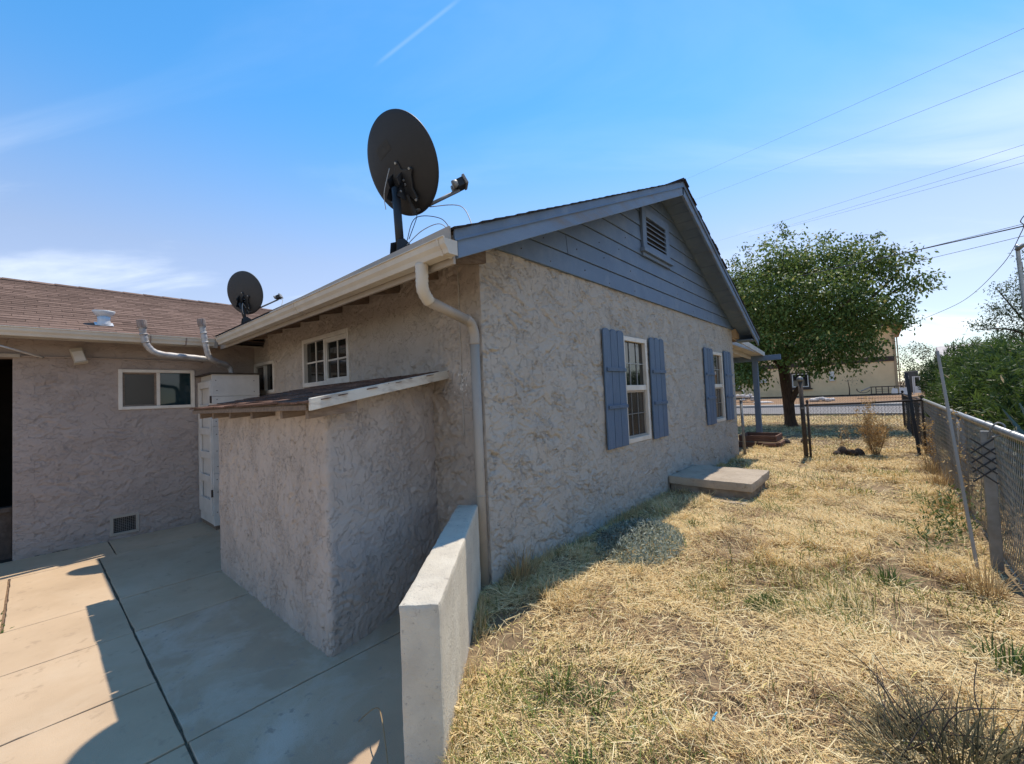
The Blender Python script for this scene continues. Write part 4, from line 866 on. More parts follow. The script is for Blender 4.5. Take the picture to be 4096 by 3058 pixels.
    MB().box(-.07 * s, .07 * s, -.04 * s, .05 * s, -.07 * s, -.046 * s, hf).build('cap', 'lnb', ln_, 0.006)
    return t, st_, L
b1_ = (-2.87, 1.97, 2.705)
t, st_, L = dish('large charcoal satellite dish on the roof edge above the downspout', b1_, (-2.966, 2.08, 3.524), -.26, .436, .352, .408, (-2.74, 2.52, 3.375), 'dish_back', 1.0)
def cord(pts, r, mat, parent): return MB().tube(bez(pts, 8), r, 6).build('cable', mat, parent, 0, True)
m_ = V3(*b1_)
cord([st_ + V3(0, 0, -.03), m_ + V3(.06, .12, .30), m_ + V3(.05, .05, .12)], .0035, 'cable', t)
cord([m_ + V3(.05, .03, .10), m_ + V3(.08, .1, .30), m_ + V3(.28, .2, .26), m_ + V3(.46, .16, .07)], .0035, 'cable', t)
cord([m_ + V3(.06, .02, .06), m_ + V3(.16, .1, .17), m_ + V3(.36, .12, .17), m_ + V3(.50, .12, .05)], .0035, 'cable_light', t)
cord([st_ * .7 + L * .3 + V3(0, 0, -.02), m_ + V3(.30, .4, .42), m_ + V3(.52, .32, .15)], .004, 'cable_light', t)
cord([V3(-2.93, 1.93, 3.42), V3(-2.97, 1.90, 3.22), V3(-3.0, 1.93, 3.10)], .0035, 'cable_light', t)
b2_ = (-6.50, 1.93, 2.69)
t2, s2, L2 = dish('smaller faded grey satellite dish on the roof by the valley', b2_, (-6.58, 1.95, 3.12), -.62, .22, .262, .296, (-6.33, 2.29, 3.03), 'dish_back_faded', .68)
cord([L2, L2 + V3(.1, .02, -.02), L2 + V3(.22, -.05, -.16), L2 + V3(.3, -.1, -.26)], .004, 'cable_light', t2)
cord([s2, V3(-6.5, 1.90, 2.95), V3(-6.46, 1.88, 2.86), V3(-6.49, 1.9, 2.80)], .004, 'cable_light', t2)

# =================================================================== CONCRETE STEP
step = thing('concrete_step', (-1.95, 7.0, 0), 'old concrete doorstep against the gable wall below the second window', 'step')
rough_block('slab', Fr((XG + .02, 6.12, .155), (1, 0, 0), (0, 1, 0), (0, 0, 1)), 1.08, 1.13, .115, .03, .014, 'step', step, 8, 3, -.012)
rough_block('base', Fr((XG + .02, 6.17, -.06), (1, 0, 0), (0, 1, 0), (0, 0, 1)), 1.03, 1.03, .235, .03, .05, 'step_side', step, 9, 9)
lowslab = rough_block('footing_slab', Fr((-2.10, 5.92, -.06), (1, 0, 0), (0, 1, 0), (0, 0, 1)), .72, .30, .095, .03, .02, 'step', None, 8, 13)
tag(lowslab, 'thin broken concrete slab lying in the grass before the doorstep', 'slab')

# =================================================================== FENCES
def chain_mesh(p0, p1, z0, z1, dia, r, sag=0.0):
    p0 = V3(*p0); p1 = V3(*p1); L_ = np.linalg.norm(p1 - p0); d = (p1 - p0) / L_; nrm = V3(-d[1], d[0], 0)
    n = int(L_ / dia); nz = int((z1 - z0) / (dia / 2)); k = np.arange(nz + 1)
    pos = np.arange(n)[:, None] * dia + dia / 2 * ((k[None, :] % 2) * 2 - 1) * .5 + dia * .25
    off = np.where(k % 2 == 0, 1, -1)[None, :] * r * .9
    zz_ = z0 + k[None, :] * (dia / 2) + 0 * pos
    bulge = 0.02 * np.sin(pos * 2.1) * np.sin((zz_ - z0) / (z1 - z0) * PI)
    C = p0[None, None] + d * pos[..., None] + nrm * (off + 0 * pos + bulge)[..., None]; C[..., 2] = zz_
    th = np.array([PI / 2, PI * 7 / 6, PI * 11 / 6])
    V = C[:, :, None, :] + r * (np.cos(th)[None, None, :, None] * d + np.sin(th)[None, None, :, None] * nrm)
    ii = np.arange(V.size // 3).reshape(n, nz + 1, 3)
    F = np.concatenate([np.stack([ii[:, :-1, j], ii[:, :-1, (j + 1) % 3], ii[:, 1:, (j + 1) % 3], ii[:, 1:, j]], -1).reshape(-1, 4) for j in range(3)])
    return V.reshape(-1, 3), F
def fence(label, p0, p1, h, posts, dia, r, mat_mesh, mat_post, rail_r=.021, pr=.026, cat='fence', rail_mat=None, extra=0.06):
    t = thing('chain_link_fence', p0, label, cat)
    P0, P1 = V3(*p0), V3(*p1)
    MB().tube([P0 + V3(0, 0, h), P0 * .5 + P1 * .5 + V3(0, 0, h - .01), P1 + V3(0, 0, h)], rail_r, 10).build('top_rail', rail_mat or mat_post, t, 0, True)
    V, F = chain_mesh(p0, p1, .03, h - .015, dia, r); w = arrays('wire_mesh', V, F, mat_mesh, t, True, kind='stuff')
    for f in posts:
        q = P0 + (P1 - P0) * f; pm_ = MB().tube([q + V3(0, 0, -.1), q + V3(0, 0, h + extra)], pr, 10).build('post', mat_post, t, 0, True)
        MB().lathe([(pr * 1.25, 0), (pr * 1.25, .02), (pr * .6, .045), (.004, .05)], Fr(q + V3(0, 0, h + extra), (1, 0, 0), (0, 1, 0), (0, 0, 1)), 10).build('post_cap', mat_post, pm_, 0, True)
    return t
fA = fence('chain-link fence with pale round top rail along the right side of the yard', (.66, 3.2, 0), (.60, 12.2, 0), 1.10, (.42,), .058, .0034, 'wire', 'galv_dull', .024, .030, rail_mat='galv', extra=-.03)
# flat steel post behind the leaning pipe and the black lattice tied round it
MB().box(.55, .62, 4.93, 4.955, -.05, 1.08).build('flat_post', 'galv_dull', fA, 0.006)
lat = MB()
for k_ in range(4):
    for sg in (-1, 1):
        c_ = V3(.555, 4.90 + .010 * sg, .74 + .075 * k_); lat.tube([c_ + V3(-.065 * sg, 0, -.06), c_ + V3(.065 * sg, 0, .06)], .006, 5)
lat.build('lattice_tie', 'black_metal', fA)
MB().tube(bez([(.59, 4.93, 1.02), (.61, 4.92, 1.10), (.645, 4.92, 1.145), (.68, 4.92, 1.12), (.66, 4.91, 1.06), (.60, 4.91, 1.03)], 6), .0065, 7).build('wire_tie', 'galv_dull', fA, 0, True)
for y_ in (4.45, 5.4, 3.9): MB().tube([(.655, y_, 1.10), (.655, y_ + .006, 1.10)], .028, 12).build('rail_band', 'galv', fA)
fB = fence('dark chain-link fence continuing along the right side beyond the gate post', (.60, 12.3, 0), (.46, 18.8, 0), 1.08, (0.01, .5), .075, .0030, 'wire_dark', 'rusty', .020, .030)
fC = fence('chain-link fence across the far front yard before the road', (.46, 18.85, 0), (-9.5, 20.3, 0), 1.08, (0.0, .28, .62), .075, .0036, 'wire_dark', 'rusty', .022, .030)
MB().tube([(.46, 18.86, .42), (-9.5, 20.31, .40)], .012, 6).build('mid_wire', 'rusty', fC)
fD = fence('chain-link panel with dark rail across the yard right of the tall gate post', (-1.22, 10.42, 0), (.58, 12.1, 0), 1.09, (.02, 1.0), .075, .0030, 'wire_dark', 'rusty', .022, .022)
gp = thing('gate_post', (-1.26, 10.38, 0), 'tall capped steel gate post standing alone in the yard gap', 'post')
MB().tube([(-1.25, 10.38, -.1), (-1.27, 10.38, 1.60)], .040, 14).build('pipe', 'rusty', gp, 0, True)
MB().lathe([(.055, 0), (.057, .05), (.045, .075), (.022, .095), (.004, .10)], Fr((-1.27, 10.38, 1.585), (1, 0, 0), (0, 1, 0), (0, 0, 1)), 14).build('cap', 'galv_dull', gp, 0, True)
MB().tube([(-1.262, 10.38, 1.02), (-1.262, 10.38, 1.05)], .046, 14).build('hinge_band', 'galv_dull', gp)
gq = thing('fence_post', (-2.39, 10.42, 0), 'thin grey fence post beside the far corner of the house', 'post')
MB().tube([(-2.38, 10.42, -.1), (-2.395, 10.42, 1.20)], .030, 12).build('pipe', 'galv_dull', gq, 0, True)
MB().lathe([(.036, 0), (.036, .02), (.004, .05)], Fr((-2.395, 10.42, 1.20), (1, 0, 0), (0, 1, 0), (0, 0, 1)), 12).build('cap', 'galv_dull', gq, 0, True)
lp = MB().tube([(.47, 4.80, -.05), (.455, 5.0, .45), (.40, 5.62, 1.76)], [.019, .019, .019], 10).box(0, 0, 0, 0, 0, 0) if False else None
lp = MB().prism([(.480, 4.79, -.05), (.458, 4.80, -.05), (.458, 4.82, -.05), (.480, 4.81, -.05)], (-.068, .82, 1.82)).build('leaning_pole', 'taupe_metal', None, 0.004)
tag(lp, 'long grey metal strip leaning against the near fence post', 'pole')
pl2 = MB().prism([(.50, 11.75, -.05), (.445, 11.75, -.05), (.445, 11.80, -.05), (.50, 11.80, -.05)], (-.10, .25, 1.72)).build('leaning_pole', 'black_metal', None, 0.004)
tag(pl2, 'dark steel stake leaning where the two fences meet', 'pole')

# planter box round the porch post
pb = thing('planter_box', (-2.4, 12.4, 0), 'low reddish wooden planter frame at the foot of the porch post', 'planter')
for args in ((-2.85, -2.02, 11.95, 11.99, .14, .29), (-2.85, -2.02, 12.75, 12.79, .14, .30), (-2.06, -2.02, 12.0, 12.74, .14, .29), (-2.85, -2.81, 12.0, 12.74, .14, .29), (-2.95, -1.98, 11.88, 11.94, .0, .13), (-2.30, -2.02, 11.80, 11.87, .02, .12), (-2.0, -1.94, 11.95, 12.6, .0, .13)): MB().box(*args).build('board', 'redwood', pb, 0.006)
MB().box(-2.81, -2.06, 12.0, 12.74, 0, .10).build('soil', 'dirt', pb)

# =================================================================== PLANT HELPERS
def leaf_quads(C, D, Nn, L_, W_, fold=0.0):
    """diamond leaves: centres C, direction D, normal Nn"""
    D = D / np.linalg.norm(D, axis=1, keepdims=True); S = np.cross(D, Nn); S /= np.linalg.norm(S, axis=1, keepdims=True) + 1e-9
    L_ = np.asarray(L_).reshape(-1, 1); W_ = np.asarray(W_).reshape(-1, 1)
    V = np.stack([C, C + D * L_ * .45 + S * W_ / 2, C + D * L_, C + D * L_ * .45 - S * W_ / 2], 1)
    i = np.arange(len(C)) * 4; F = np.stack([i, i + 1, i + 2, i + 3], 1)
    return V.reshape(-1, 3), F
def rand_dir(n): 
    v = RNG.normal(size=(n, 3)); return v / np.linalg.norm(v, axis=1, keepdims=True)
def foliage(name, blobs, per_m2, leaf, width, cols, parent, droop=0.4, clump=14, seed=0, mat='leaf', shell=.55, cl_r=.16, rough=.36):
    Vs = []; Fs = []; Cs = []; off = 0
    for (c, r) in blobs:
        c = V3(*c); r = V3(*r) if not np.isscalar(r) else V3(r, r, r)
        ncl = int(per_m2 * 4 * PI * (np.prod(r) ** (2 / 3)) / clump)
        if ncl < 2: ncl = 2
        u = rand_dir(ncl); rad = (1 - shell * RNG.random(ncl) ** 1.6) * (1 - rough / 2 + rough * fbm(u[:, 0] * 2.2 + c[0], u[:, 2] * 2.2 + u[:, 1] * 1.7, seed + 3, 3))
        cc = c + u * r * rad[:, None]
        tone = RNG.random(ncl)
        P = np.repeat(cc, clump, 0) + RNG.normal(size=(ncl * clump, 3)) * V3(cl_r, cl_r, cl_r * .8)
        D = rand_dir(len(P)) * .8 + np.repeat(u, clump, 0) * .5 + V3(0, 0, -droop)
        Nn = rand_dir(len(P)) * .7 + V3(0, 0, .9)
        k = RNG.random(len(P))
        V, F = leaf_quads(P, D, Nn, leaf * (.65 + .7 * k), width * (.7 + .6 * RNG.random(len(P))))
        t_ = np.clip(np.repeat(tone, clump) * .6 + .4 * RNG.random(len(P)), 0, 1)[:, None]
        col = V3(*cols[0]) * (1 - t_) + V3(*cols[1]) * t_
        if len(cols) > 2:
            pick = RNG.random(len(P)) < .06; col[pick] = V3(*cols[2])
        Vs.append(V); Fs.append(F + off); Cs.append(np.repeat(col, 4, 0)); off += len(V)
    return arrays(name, np.concatenate(Vs), np.concatenate(Fs), mat, parent, False, np.concatenate(Cs), kind='stuff')
def limb(mb, p0, p1, r0, r1, bend=.12, n=6, sides=8):
    p0, p1 = V3(*p0), V3(*p1); mid = (p0 + p1) / 2 + RNG.normal(size=3) * bend * np.linalg.norm(p1 - p0) * .5
    P = bez([p0, mid, p1], n); mb.tube(P, list(np.linspace(r0, r1, len(P))), sides); return mb

# --- the big shade tree behind the porch
tr = thing('shade_tree', (-2.66, 18.5, 0), 'large leafy green shade tree with brown trunk behind the porch post', 'tree')
tm = MB(); tm.tube(bez([(-2.62, 18.5, -.1), (-2.64, 18.5, .15), (-2.66, 18.5, .6), (-2.68, 18.5, 1.2), (-2.73, 18.5, 1.9), (-2.78, 18.5, 2.6)], 5), [.32, .29, .26, .235, .215, .20, .19] + [.18] * 12 + [.175] * 4 + [.17] * 3, 14)
trunk = tm.build('trunk', 'bark', tr, 0, True)
bm_ = MB(); limb(bm_, (-2.58, 18.45, .95), (-2.30, 18.40, 1.45), .12, .07); bm_.build('stub_branch', 'bark', tr, 0, True)
for e in ((-4.2, 18.4, 5.2), (-3.2, 19.6, 6.0), (-2.4, 18.0, 6.4), (-1.0, 18.6, 5.9), (.6, 18.5, 5.0), (-.6, 17.3, 4.2), (-4.0, 17.4, 3.8), (-1.2, 19.8, 5.0), (.0, 18.2, 3.8), (1.1, 18.5, 4.8)):
    q = MB(); limb(q, (-2.82, 18.5, 2.4 + random.uniform(-.3, .2)), e, .11, .02, .15, 7, 7); q.build('branch', 'bark', tr, 0, True)
blobs = [((-3.7, 18.5, 5.5), (1.15, 1.2, 1.05)), ((-2.5, 18.2, 6.1), (1.1, 1.2, .85)), ((-1.3, 18.5, 5.9), (1.05, 1.2, .75)), ((-.35, 18.6, 5.5), (.85, 1.0, .75)), ((.55, 18.5, 5.15), (.55, .7, .5)), ((1.0, 18.5, 4.55), (.35, .5, .22)),
         ((-4.1, 18.4, 4.0), (1.1, 1.3, 1.2)), ((-2.7, 17.3, 4.6), (1.3, 1.3, 1.1)), ((-1.2, 17.4, 4.3), (1.15, 1.2, 1.0)), ((-.1, 18.0, 3.85), (.8, 1.0, .7)), ((.45, 18.4, 3.5), (.3, .5, .3)),
         ((-4.1, 18.2, 2.65), (.95, 1.1, .75)), ((-2.9, 17.2, 3.1), (1.0, 1.1, .75)), ((-1.4, 17.2, 2.95), (1.0, 1.1, .75)), ((-.5, 17.8, 2.75), (.65, .8, .55)), ((-3.0, 20.0, 4.6), (1.5, 1.2, 1.6)), ((-1.0, 20.0, 4.4), (1.3, 1.2, 1.4)), ((-4.3, 18.0, 2.0), (.6, .7, .4)), ((-3.6, 17.0, 2.2), (.5, .6, .35)),
         ((-4.6, 18.0, 1.85), (.5, .6, .35)), ((-3.4, 17.0, 2.0), (.55, .6, .4)), ((-2.0, 17.0, 2.3), (.5, .5, .35)), ((-4.5, 18.3, 3.2), (.8, 1.0, .8)), ((-4.6, 18.5, 5.0), (.8, 1.0, .9)), ((-1.5, 17.0, 2.15), (.4, .45, .32)), ((-.8, 17.4, 2.1), (.25, .4, .2))]
foliage('crown', blobs, 215, .12, .066, ((.055, .095, .02), (.23, .30, .075), (.36, .34, .12)), tr, .7, 34, 5, 'leaf', .7, .20, .62)
spr = [((-2.35, 18.3, 7.2), .17), ((-2.5, 18.3, 7.45), .13), ((-3.6, 18.4, 6.75), .16), ((-3.75, 18.4, 7.0), .12), ((-3.1, 18.4, 6.9), .16), ((-1.2, 18.4, 6.7), .15), ((.1, 18.5, 6.35), .2), ((.45, 18.5, 5.75), .2), ((1.3, 18.5, 4.75), .16), ((1.35, 18.5, 4.35), .12), ((.8, 18.5, 4.2), .14), ((.75, 18.5, 3.3), .12), ((-4.75, 18.3, 6.1), .2), ((-.1, 17.6, 2.3), .14), ((-1.9, 16.9, 2.2), .12), ((1.0, 18.5, 5.3), .18), ((-.3, 18.5, 6.4), .18), ((.75, 18.5, 3.9), .15), ((-4.2, 18.4, 6.5), .2)]
foliage('sprigs', spr, 170, .11, .055, ((.06, .10, .025), (.17, .22, .07)), tr, .7, 8, 9, 'leaf', .9, .09)

# --- oleander hedge beyond the right fence
def oleander(c, r, label, seed):
    t = thing('oleander_bush', (c[0], c[1], 0), label, 'shrub', 'oleander bushes behind the chain-link fence')
    st_ = MB()
    for k_ in range(9):
        e = V3(*c) + rand_dir(1)[0] * V3(*r) * .8; limb(st_, (c[0] + random.uniform(-.2, .2), c[1] + random.uniform(-.2, .2), -.05), e, .022, .008, .2, 5, 5)
    st_.build('stems', 'bark', t)
    Vs = []; Fs = []; Cs = []; off = 0
    nt = int(430 * (r[0] * r[1] * r[2]) ** (2 / 3) * 2.2); u = rand_dir(nt); u[:, 2] = np.abs(u[:, 2]) - .95 * (RNG.random(nt) < .5)
    u /= np.linalg.norm(u, axis=1, keepdims=True)
    rad = (1 - .5 * RNG.random(nt) ** 1.3) * (.85 + .3 * fbm(u[:, 0] * 3 + c[1], u[:, 2] * 3 + u[:, 1] * 2, seed, 3))
    B = V3(*c) + u * V3(*r) * rad[:, None]; ax = u * .8 + V3(0, 0, .85) + RNG.normal(size=(nt, 3)) * .25; ax /= np.linalg.norm(ax, axis=1, keepdims=True)
    nl = 14; Bp = np.repeat(B, nl, 0); A = np.repeat(ax, nl, 0); kk = np.tile(np.linspace(0, 1, nl), nt)
    P = Bp + A * (kk * .24)[:, None]; D = A * .75 + rand_dir(nt * nl) * .85
    V, F = leaf_quads(P, D, rand_dir(nt * nl) * .6 + V3(0, 0, .6), .15 * (.7 + .5 * RNG.random(nt * nl)), .022 * (.8 + .5 * RNG.random(nt * nl)))
    t_ = np.clip(np.repeat(RNG.random(nt), nl) * .5 + .3 * kk + .25 * RNG.random(nt * nl), 0, 1)[:, None]
    col = V3(.022, .048, .013) * (1 - t_) + V3(.105, .16, .035) * t_
    old = RNG.random(nt * nl) < .012; col[old] = V3(.42, .34, .22)
    arrays('foliage', V, F, 'leaf', t, False, np.repeat(col, 4, 0), kind='stuff')
oleander((2.02, 8.3, .78), (1.02, 1.5, 1.02), 'nearest oleander bush behind the fence at the right edge above the agave', 1)
oleander((1.88, 10.9, .85), (1.05, 1.5, 1.10), 'oleander bush second from the right edge behind the fence', 2)
oleander((1.88, 13.9, .92), (1.02, 1.7, 1.15), 'oleander bush third from the right edge behind the fence', 3)
oleander((1.92, 17.4, 1.08), (.98, 2.0, 1.3), 'farthest oleander bush behind the fence with fronds reaching left', 4)

ub = thing('low_shrub', (1.25, 5.2, 0), 'low undergrowth, coloured dark for shade, behind the mesh of the near fence', 'shrub')
q = MB()
for k_ in range(8): limb(q, (1.25, 5.2 + random.uniform(-1, 1), -.05), (1.2 + random.uniform(-.3, .3), 5.2 + random.uniform(-1.4, 1.4), .6), .012, .004, .2, 4, 4)
q.build('stems', 'bark', ub)
foliage('foliage', [((1.28, 4.3, .36), (.46, .9, .5)), ((1.3, 5.6, .40), (.48, .9, .55)), ((1.25, 6.6, .42), (.45, .7, .5))], 330, .09, .03, ((.018, .03, .010), (.05, .075, .022)), ub, .1, 10, 91, 'leaf', .7, .1)  # leaf colours stand for undergrowth and for the shade behind the mesh
# --- agave
ag = thing('agave', (1.25, 7.0, 0), 'blue-green agave with broad spiked leaves poking above the near fence rail', 'agave')
def agave_leaf(base, tip, w, lift):
    base, tip = V3(*base), V3(*tip); d = tip - base; L_ = np.linalg.norm(d); d /= L_; s_ = np.cross(d, V3(0, 0, 1)); s_ /= np.linalg.norm(s_); up = np.cross(s_, d)
    mb = MB(); n = 12; P = []
    for i in range(n + 1):
        f = i / n; wd = w * (.55 + .9 * f - 1.45 * f * f) if f < .97 else .002; wd = max(wd, .002)
        c_ = base + d * L_ * f + up * lift * math.sin(f * PI) * .3
        P += [c_ - s_ * wd + up * wd * .55, c_ - up * .012, c_ + s_ * wd + up * wd * .55, c_ - up * (.012 + .03 * (1 - f))]
    F = []
    for i in range(n):
        for j in range(4): F.append((i * 4 + j, i * 4 + (j + 1) % 4, (i + 1) * 4 + (j + 1) % 4, (i + 1) * 4 + j))
    mb.add(P, F); return mb.build('leaf', 'agave', ag, 0, False)
for tip, w in (((1.02, 7.4, 1.13), .085), ((1.05, 6.75, 1.22), .09), ((1.0, 8.2, .82), .075), ((1.28, 6.7, 1.25), .085), ((1.02, 6.3, .90), .08), ((1.5, 6.4, 1.1), .08), ((1.6, 7.2, 1.2), .08), ((1.75, 7.7, .8), .08), ((1.3, 7.9, 1.05), .08), ((1.05, 5.9, .62), .075)):
    agave_leaf((1.28 + random.uniform(-.06, .06), 7.0 + random.uniform(-.06, .06), .0), tip, w, random.uniform(.1, .3))

# --- feathery tree at the right edge, far
ft_ = thing('feathery_tree', (4.6, 23.5, 0), 'wispy olive-green tree rising above the oleanders at the right edge', 'tree')
q = MB(); limb(q, (4.6, 23.5, -.1), (4.5, 23.5, 2.6), .16, .10, .05); q.build('trunk', 'bark', ft_, 0, True)
for e in ((2.7, 23.3, 3.3), (3.3, 23.4, 4.8), (4.0, 23.5, 5.6), (5.4, 23.5, 5.2), (3.1, 23.3, 2.9)):
    q = MB(); limb(q, (4.5, 23.5, 2.3), e, .06, .012, .1, 6, 6); q.build('branch', 'bark', ft_, 0, True)
fb = [((4.4, 23.5, 3.3), (1.0, 1.0, .75)), ((4.2, 23.5, 4.3), (.75, .9, .55)), ((3.5, 23.4, 2.9), (.6, .7, .4)), ((5.0, 23.5, 4.6), (.8, .8, .7)), ((3.5, 23.4, 3.8), (.45, .5, .22)), ((3.0, 23.3, 3.45), (.4, .4, .12)), ((3.55, 23.4, 4.75), (.35, .4, .12)), ((4.2, 23.5, 5.1), (.45, .5, .15)), ((4.4, 23.5, 5.85), (.5, .5, .15)), ((2.75, 23.3, 3.5), (.2, .3, .08)), ((3.25, 23.3, 4.1), (.3, .3, .08))]
foliage('crown', fb, 300, .10, .036, ((.05, .075, .03), (.13, .16, .075)), ft_, .3, 12, 21, 'leaf', .8, .13)

# --- far shrubs and trees on the skyline
def far_shrub(label, c, r, cols, n=70, leaf=.16):
    t = thing('far_shrub', (c[0], c[1], .3), label, 'shrub')
    q = MB(); limb(q, (c[0], c[1], .2), c, .06, .02); q.build('stem', 'bark', t, 0, True)
    foliage('foliage', [(c, r), ((c[0] + r[0] * .5, c[1], c[2] + r[2] * .35), tuple(x * .55 for x in r))], n, leaf, leaf * .55, cols, t, .2, 10, 31, 'leaf', .6, .2)
far_shrub('green hedge-like shrub beside the tan house beyond the road', (2.3, 52, 1.6), (1.6, 1.5, 1.5), ((.03, .05, .015), (.09, .12, .04)))
far_shrub('olive shrub left of the pale roof beyond the road', (4.4, 58, 2.0), (1.8, 1.5, 1.4), ((.04, .055, .02), (.12, .13, .05)))
far_shrub('sparse grey-green tree top on the skyline right of the tan house', (3.0, 75, 4.6), (2.6, 2, 1.7), ((.10, .11, .075), (.2, .2, .13)), 18, .22)
far_shrub('small round-topped young tree before the tan house wall', (-2.2, 45.2, 1.75), (.42, .42, .22), ((.12, .11, .08), (.22, .2, .15)), 40, .10)

# =================================================================== TAN HOUSE ACROSS THE ROAD
th = thing('tan_house', (-6, 52, .4), 'two-storey tan stucco house with dark trim band across the road', 'house')
TY = 48.0
MB().box(-17, .85, TY, 60, .1, 6.35).build('wall', 'tan_stucco', th)
MB().box(.80, .98, TY - .06, 60, .1, 6.3).build('corner_board', 'tan_soffit', th)
MB().box(-17, .84, TY - .07, TY - .001, 3.23, 3.64).build('trim_band', 'brown_trim', th)
rf = MB().prism([(1.55, TY - .9, 6.20), (1.55, 61, 6.20), (1.55, 61, 6.42), (1.55, TY - .9, 6.42)], (-19.5, 0, 0)).build('roof', 'brown_trim', th)
MB().prism([(1.55, TY - .9, 6.424), (1.55, 61, 6.424), (-8, 61, 8.2), (-8, TY - .9, 8.2)], (0, 0, .12)).build('roof_slope', 'tile_roof', rf)
MB().prism([(-17.9, TY - .9, 6.424), (-17.9, 61, 6.424), (-8, 61, 8.2), (-8, TY - .9, 8.2)], (0, 0, .12)).build('roof_slope', 'tile_roof', rf)
MB().box(.99, 1.53, TY - .85, 60.9, 6.17, 6.195).build('soffit', 'tan_soffit', rf)
MB().box(1.05, 1.13, TY + .4, TY + .5, .2, 6.2).build('downpipe', 'tan_soffit', th)
def far_window(x0, x1, z0, z1):
    w = MB()
    for a_ in ((x0 - .12, x0, z0 - .12, z1 + .12), (x1, x1 + .12, z0 - .12, z1 + .12), (x0, x1, z1, z1 + .12), (x0, x1, z0 - .12, z0)): w.box(a_[0], a_[1], TY - .09, TY - .002, a_[2], a_[3])
    w = w.build('window', 'brown_trim', th)
    f_ = MB()
    for a_ in ((x0, x0 + .08, z0, z1), (x1 - .08, x1, z0, z1), (x0 + .08, x1 - .08, z1 - .08, z1), (x0 + .08, x1 - .08, z0, z0 + .08)): f_.box(a_[0], a_[1], TY - .06, TY - .002, a_[2], a_[3])
    f_.build('frame', 'vinyl', w); MB().box(x0 + .08, x1 - .08, TY - .03, TY - .01, z0 + .08, z1 - .08).build('pane', 'glass', w)
    MB().box(x0 - .25, x1 + .25, TY - .16, TY - .002, z0 - .24, z0 - .121).build('sill', 'brown_trim', w)
far_window(-6.5, -5.2, 1.33, 2.6); far_window(-12.5, -11, 1.4, 2.7); far_window(-6.5, -5.2, 4.4, 5.6)
MB().box(-3.62, -3.25, TY - .12, TY - .002, 1.76, 2.62).build('meter_box', 'vinyl', th, .01)
MB().box(-9.4, -8.6, TY - .10, TY - .002, 1.9, 2.25).build('white_panel', 'vinyl', th, .01)

# low pale roof of another house far right
lr = thing('far_house', (9, 70, 0), 'distant house with pale tiled roof seen above the oleanders', 'house')
MB().box(5.5, 16, 66, 76, 0, 3.6).build('wall', 'tan_stucco', lr)
MB().prism([(5.0, 65.5, 3.6), (5.0, 76.5, 3.6), (5.0, 71, 5.4)], (11.5, 0, 0)).build('roof', 'rubble', lr)

# clutter in front of the tan house
def rock(name, c, r, mat, seed, parent=None):
    n = 10; m2 = 14; V = []; F = []
    for i in range(n + 1):
        for j in range(m2):
            th_ = PI * i / n; ph = 2 * PI * j / m2; u = V3(math.sin(th_) * math.cos(ph), math.sin(th_) * math.sin(ph), math.cos(th_))
            k_ = .7 + .6 * float(fbm(np.array([u[0] * 1.6 + seed]), np.array([u[1] * 1.6 + u[2] * 1.9]), seed, 3)[0]); V.append(V3(*c) + u * V3(*r) * k_)
    for i in range(n):
        for j in range(m2): F.append((i * m2 + j, (i + 1) * m2 + j, (i + 1) * m2 + (j + 1) % m2, i * m2 + (j + 1) % m2))
    return arrays(name, np.array(V), np.array(F), mat, parent, False)
rp = thing('rubble_pile', (-3.6, 40, .2), 'heap of white broken stones on the dirt across the road', 'rubble')
for i in range(11): rock('stone', (-4.2 + i * .12 + random.uniform(-.05, .05), 40 + random.uniform(-.3, .3), .27 + (.18 if 2 < i < 8 else 0) * random.random() + .05), (random.uniform(.14, .26), .2, random.uniform(.08, .15)), 'rubble', i + 3, rp)
rp2 = thing('rubble_pile', (-9, 41, .3), 'white stones and bent white scrap near the porch edge across the road', 'rubble')
for i in range(8): rock('stone', (-9.6 + i * .16, 41 + random.uniform(-.3, .3), .45 + random.random() * .4), (random.uniform(.12, .22), .2, random.uniform(.1, .22)), 'rubble', i + 40, rp2)
MB().tube(bez([(-9.4, 40.9, 1.45), (-9.1, 40.9, 1.1), (-8.98, 40.9, .35)], 6), .045, 6).build('bent_strip', 'vinyl', rp2, 0, True)
rp3 = thing('gravel_heap', (-7.4, 40, .2), 'low pale gravel heap on the kerb side across the road', 'gravel')
rock('heap', (-7.5, 40, .2), (.75, .5, .13), 'rubble', 77, rp3)
sc_ = thing('loader_bucket', (-1.1, 42, .6), 'dark curved metal scrap leaning by the tan house wall', 'scrap')
cs = MB(); P = [(math.cos(t_) * .42, math.sin(t_) * .30) for t_ in np.linspace(PI * .95, PI * 1.9, 10)]
for i in range(9): cs.prism([(-1.15 + P[i][0], 41.8, 1.0 + P[i][1]), (-1.15 + P[i + 1][0], 41.8, 1.0 + P[i + 1][1]), (-1.15 + P[i + 1][0] * .86, 41.8, 1.0 + P[i + 1][1] * .86), (-1.15 + P[i][0] * .86, 41.8, 1.0 + P[i][1] * .86)], (0, .5, 0))
cs.build('shell', 'rusty', sc_); MB().tube([(-1.3, 41.8, .85), (-.75, 41.9, 1.12)], .05, 6).build('handle', 'galv_dull', sc_)
rk = thing('metal_rack', (0, 42, .6), 'dark metal rack of bars lying before the tan house', 'rack')
MB().box(-.75, 1.3, 42, 42.06, 1.10, 1.17).build('top_bar', 'rusty', rk); MB().box(-.75, 1.3, 42, 42.06, .58, .64).build('bottom_bar', 'rusty', rk)
for x_ in (-.72, -.45, -.1, .25, .6, .95, 1.25): MB().box(x_, x_ + .06, 42.0, 42.06, .64, 1.10).build('upright', 'rusty', rk)
for z_ in (.78, .92): MB().box(-.45, .45, 42.02, 42.05, z_, z_ + .04).build('slat', 'raw_wood', rk)
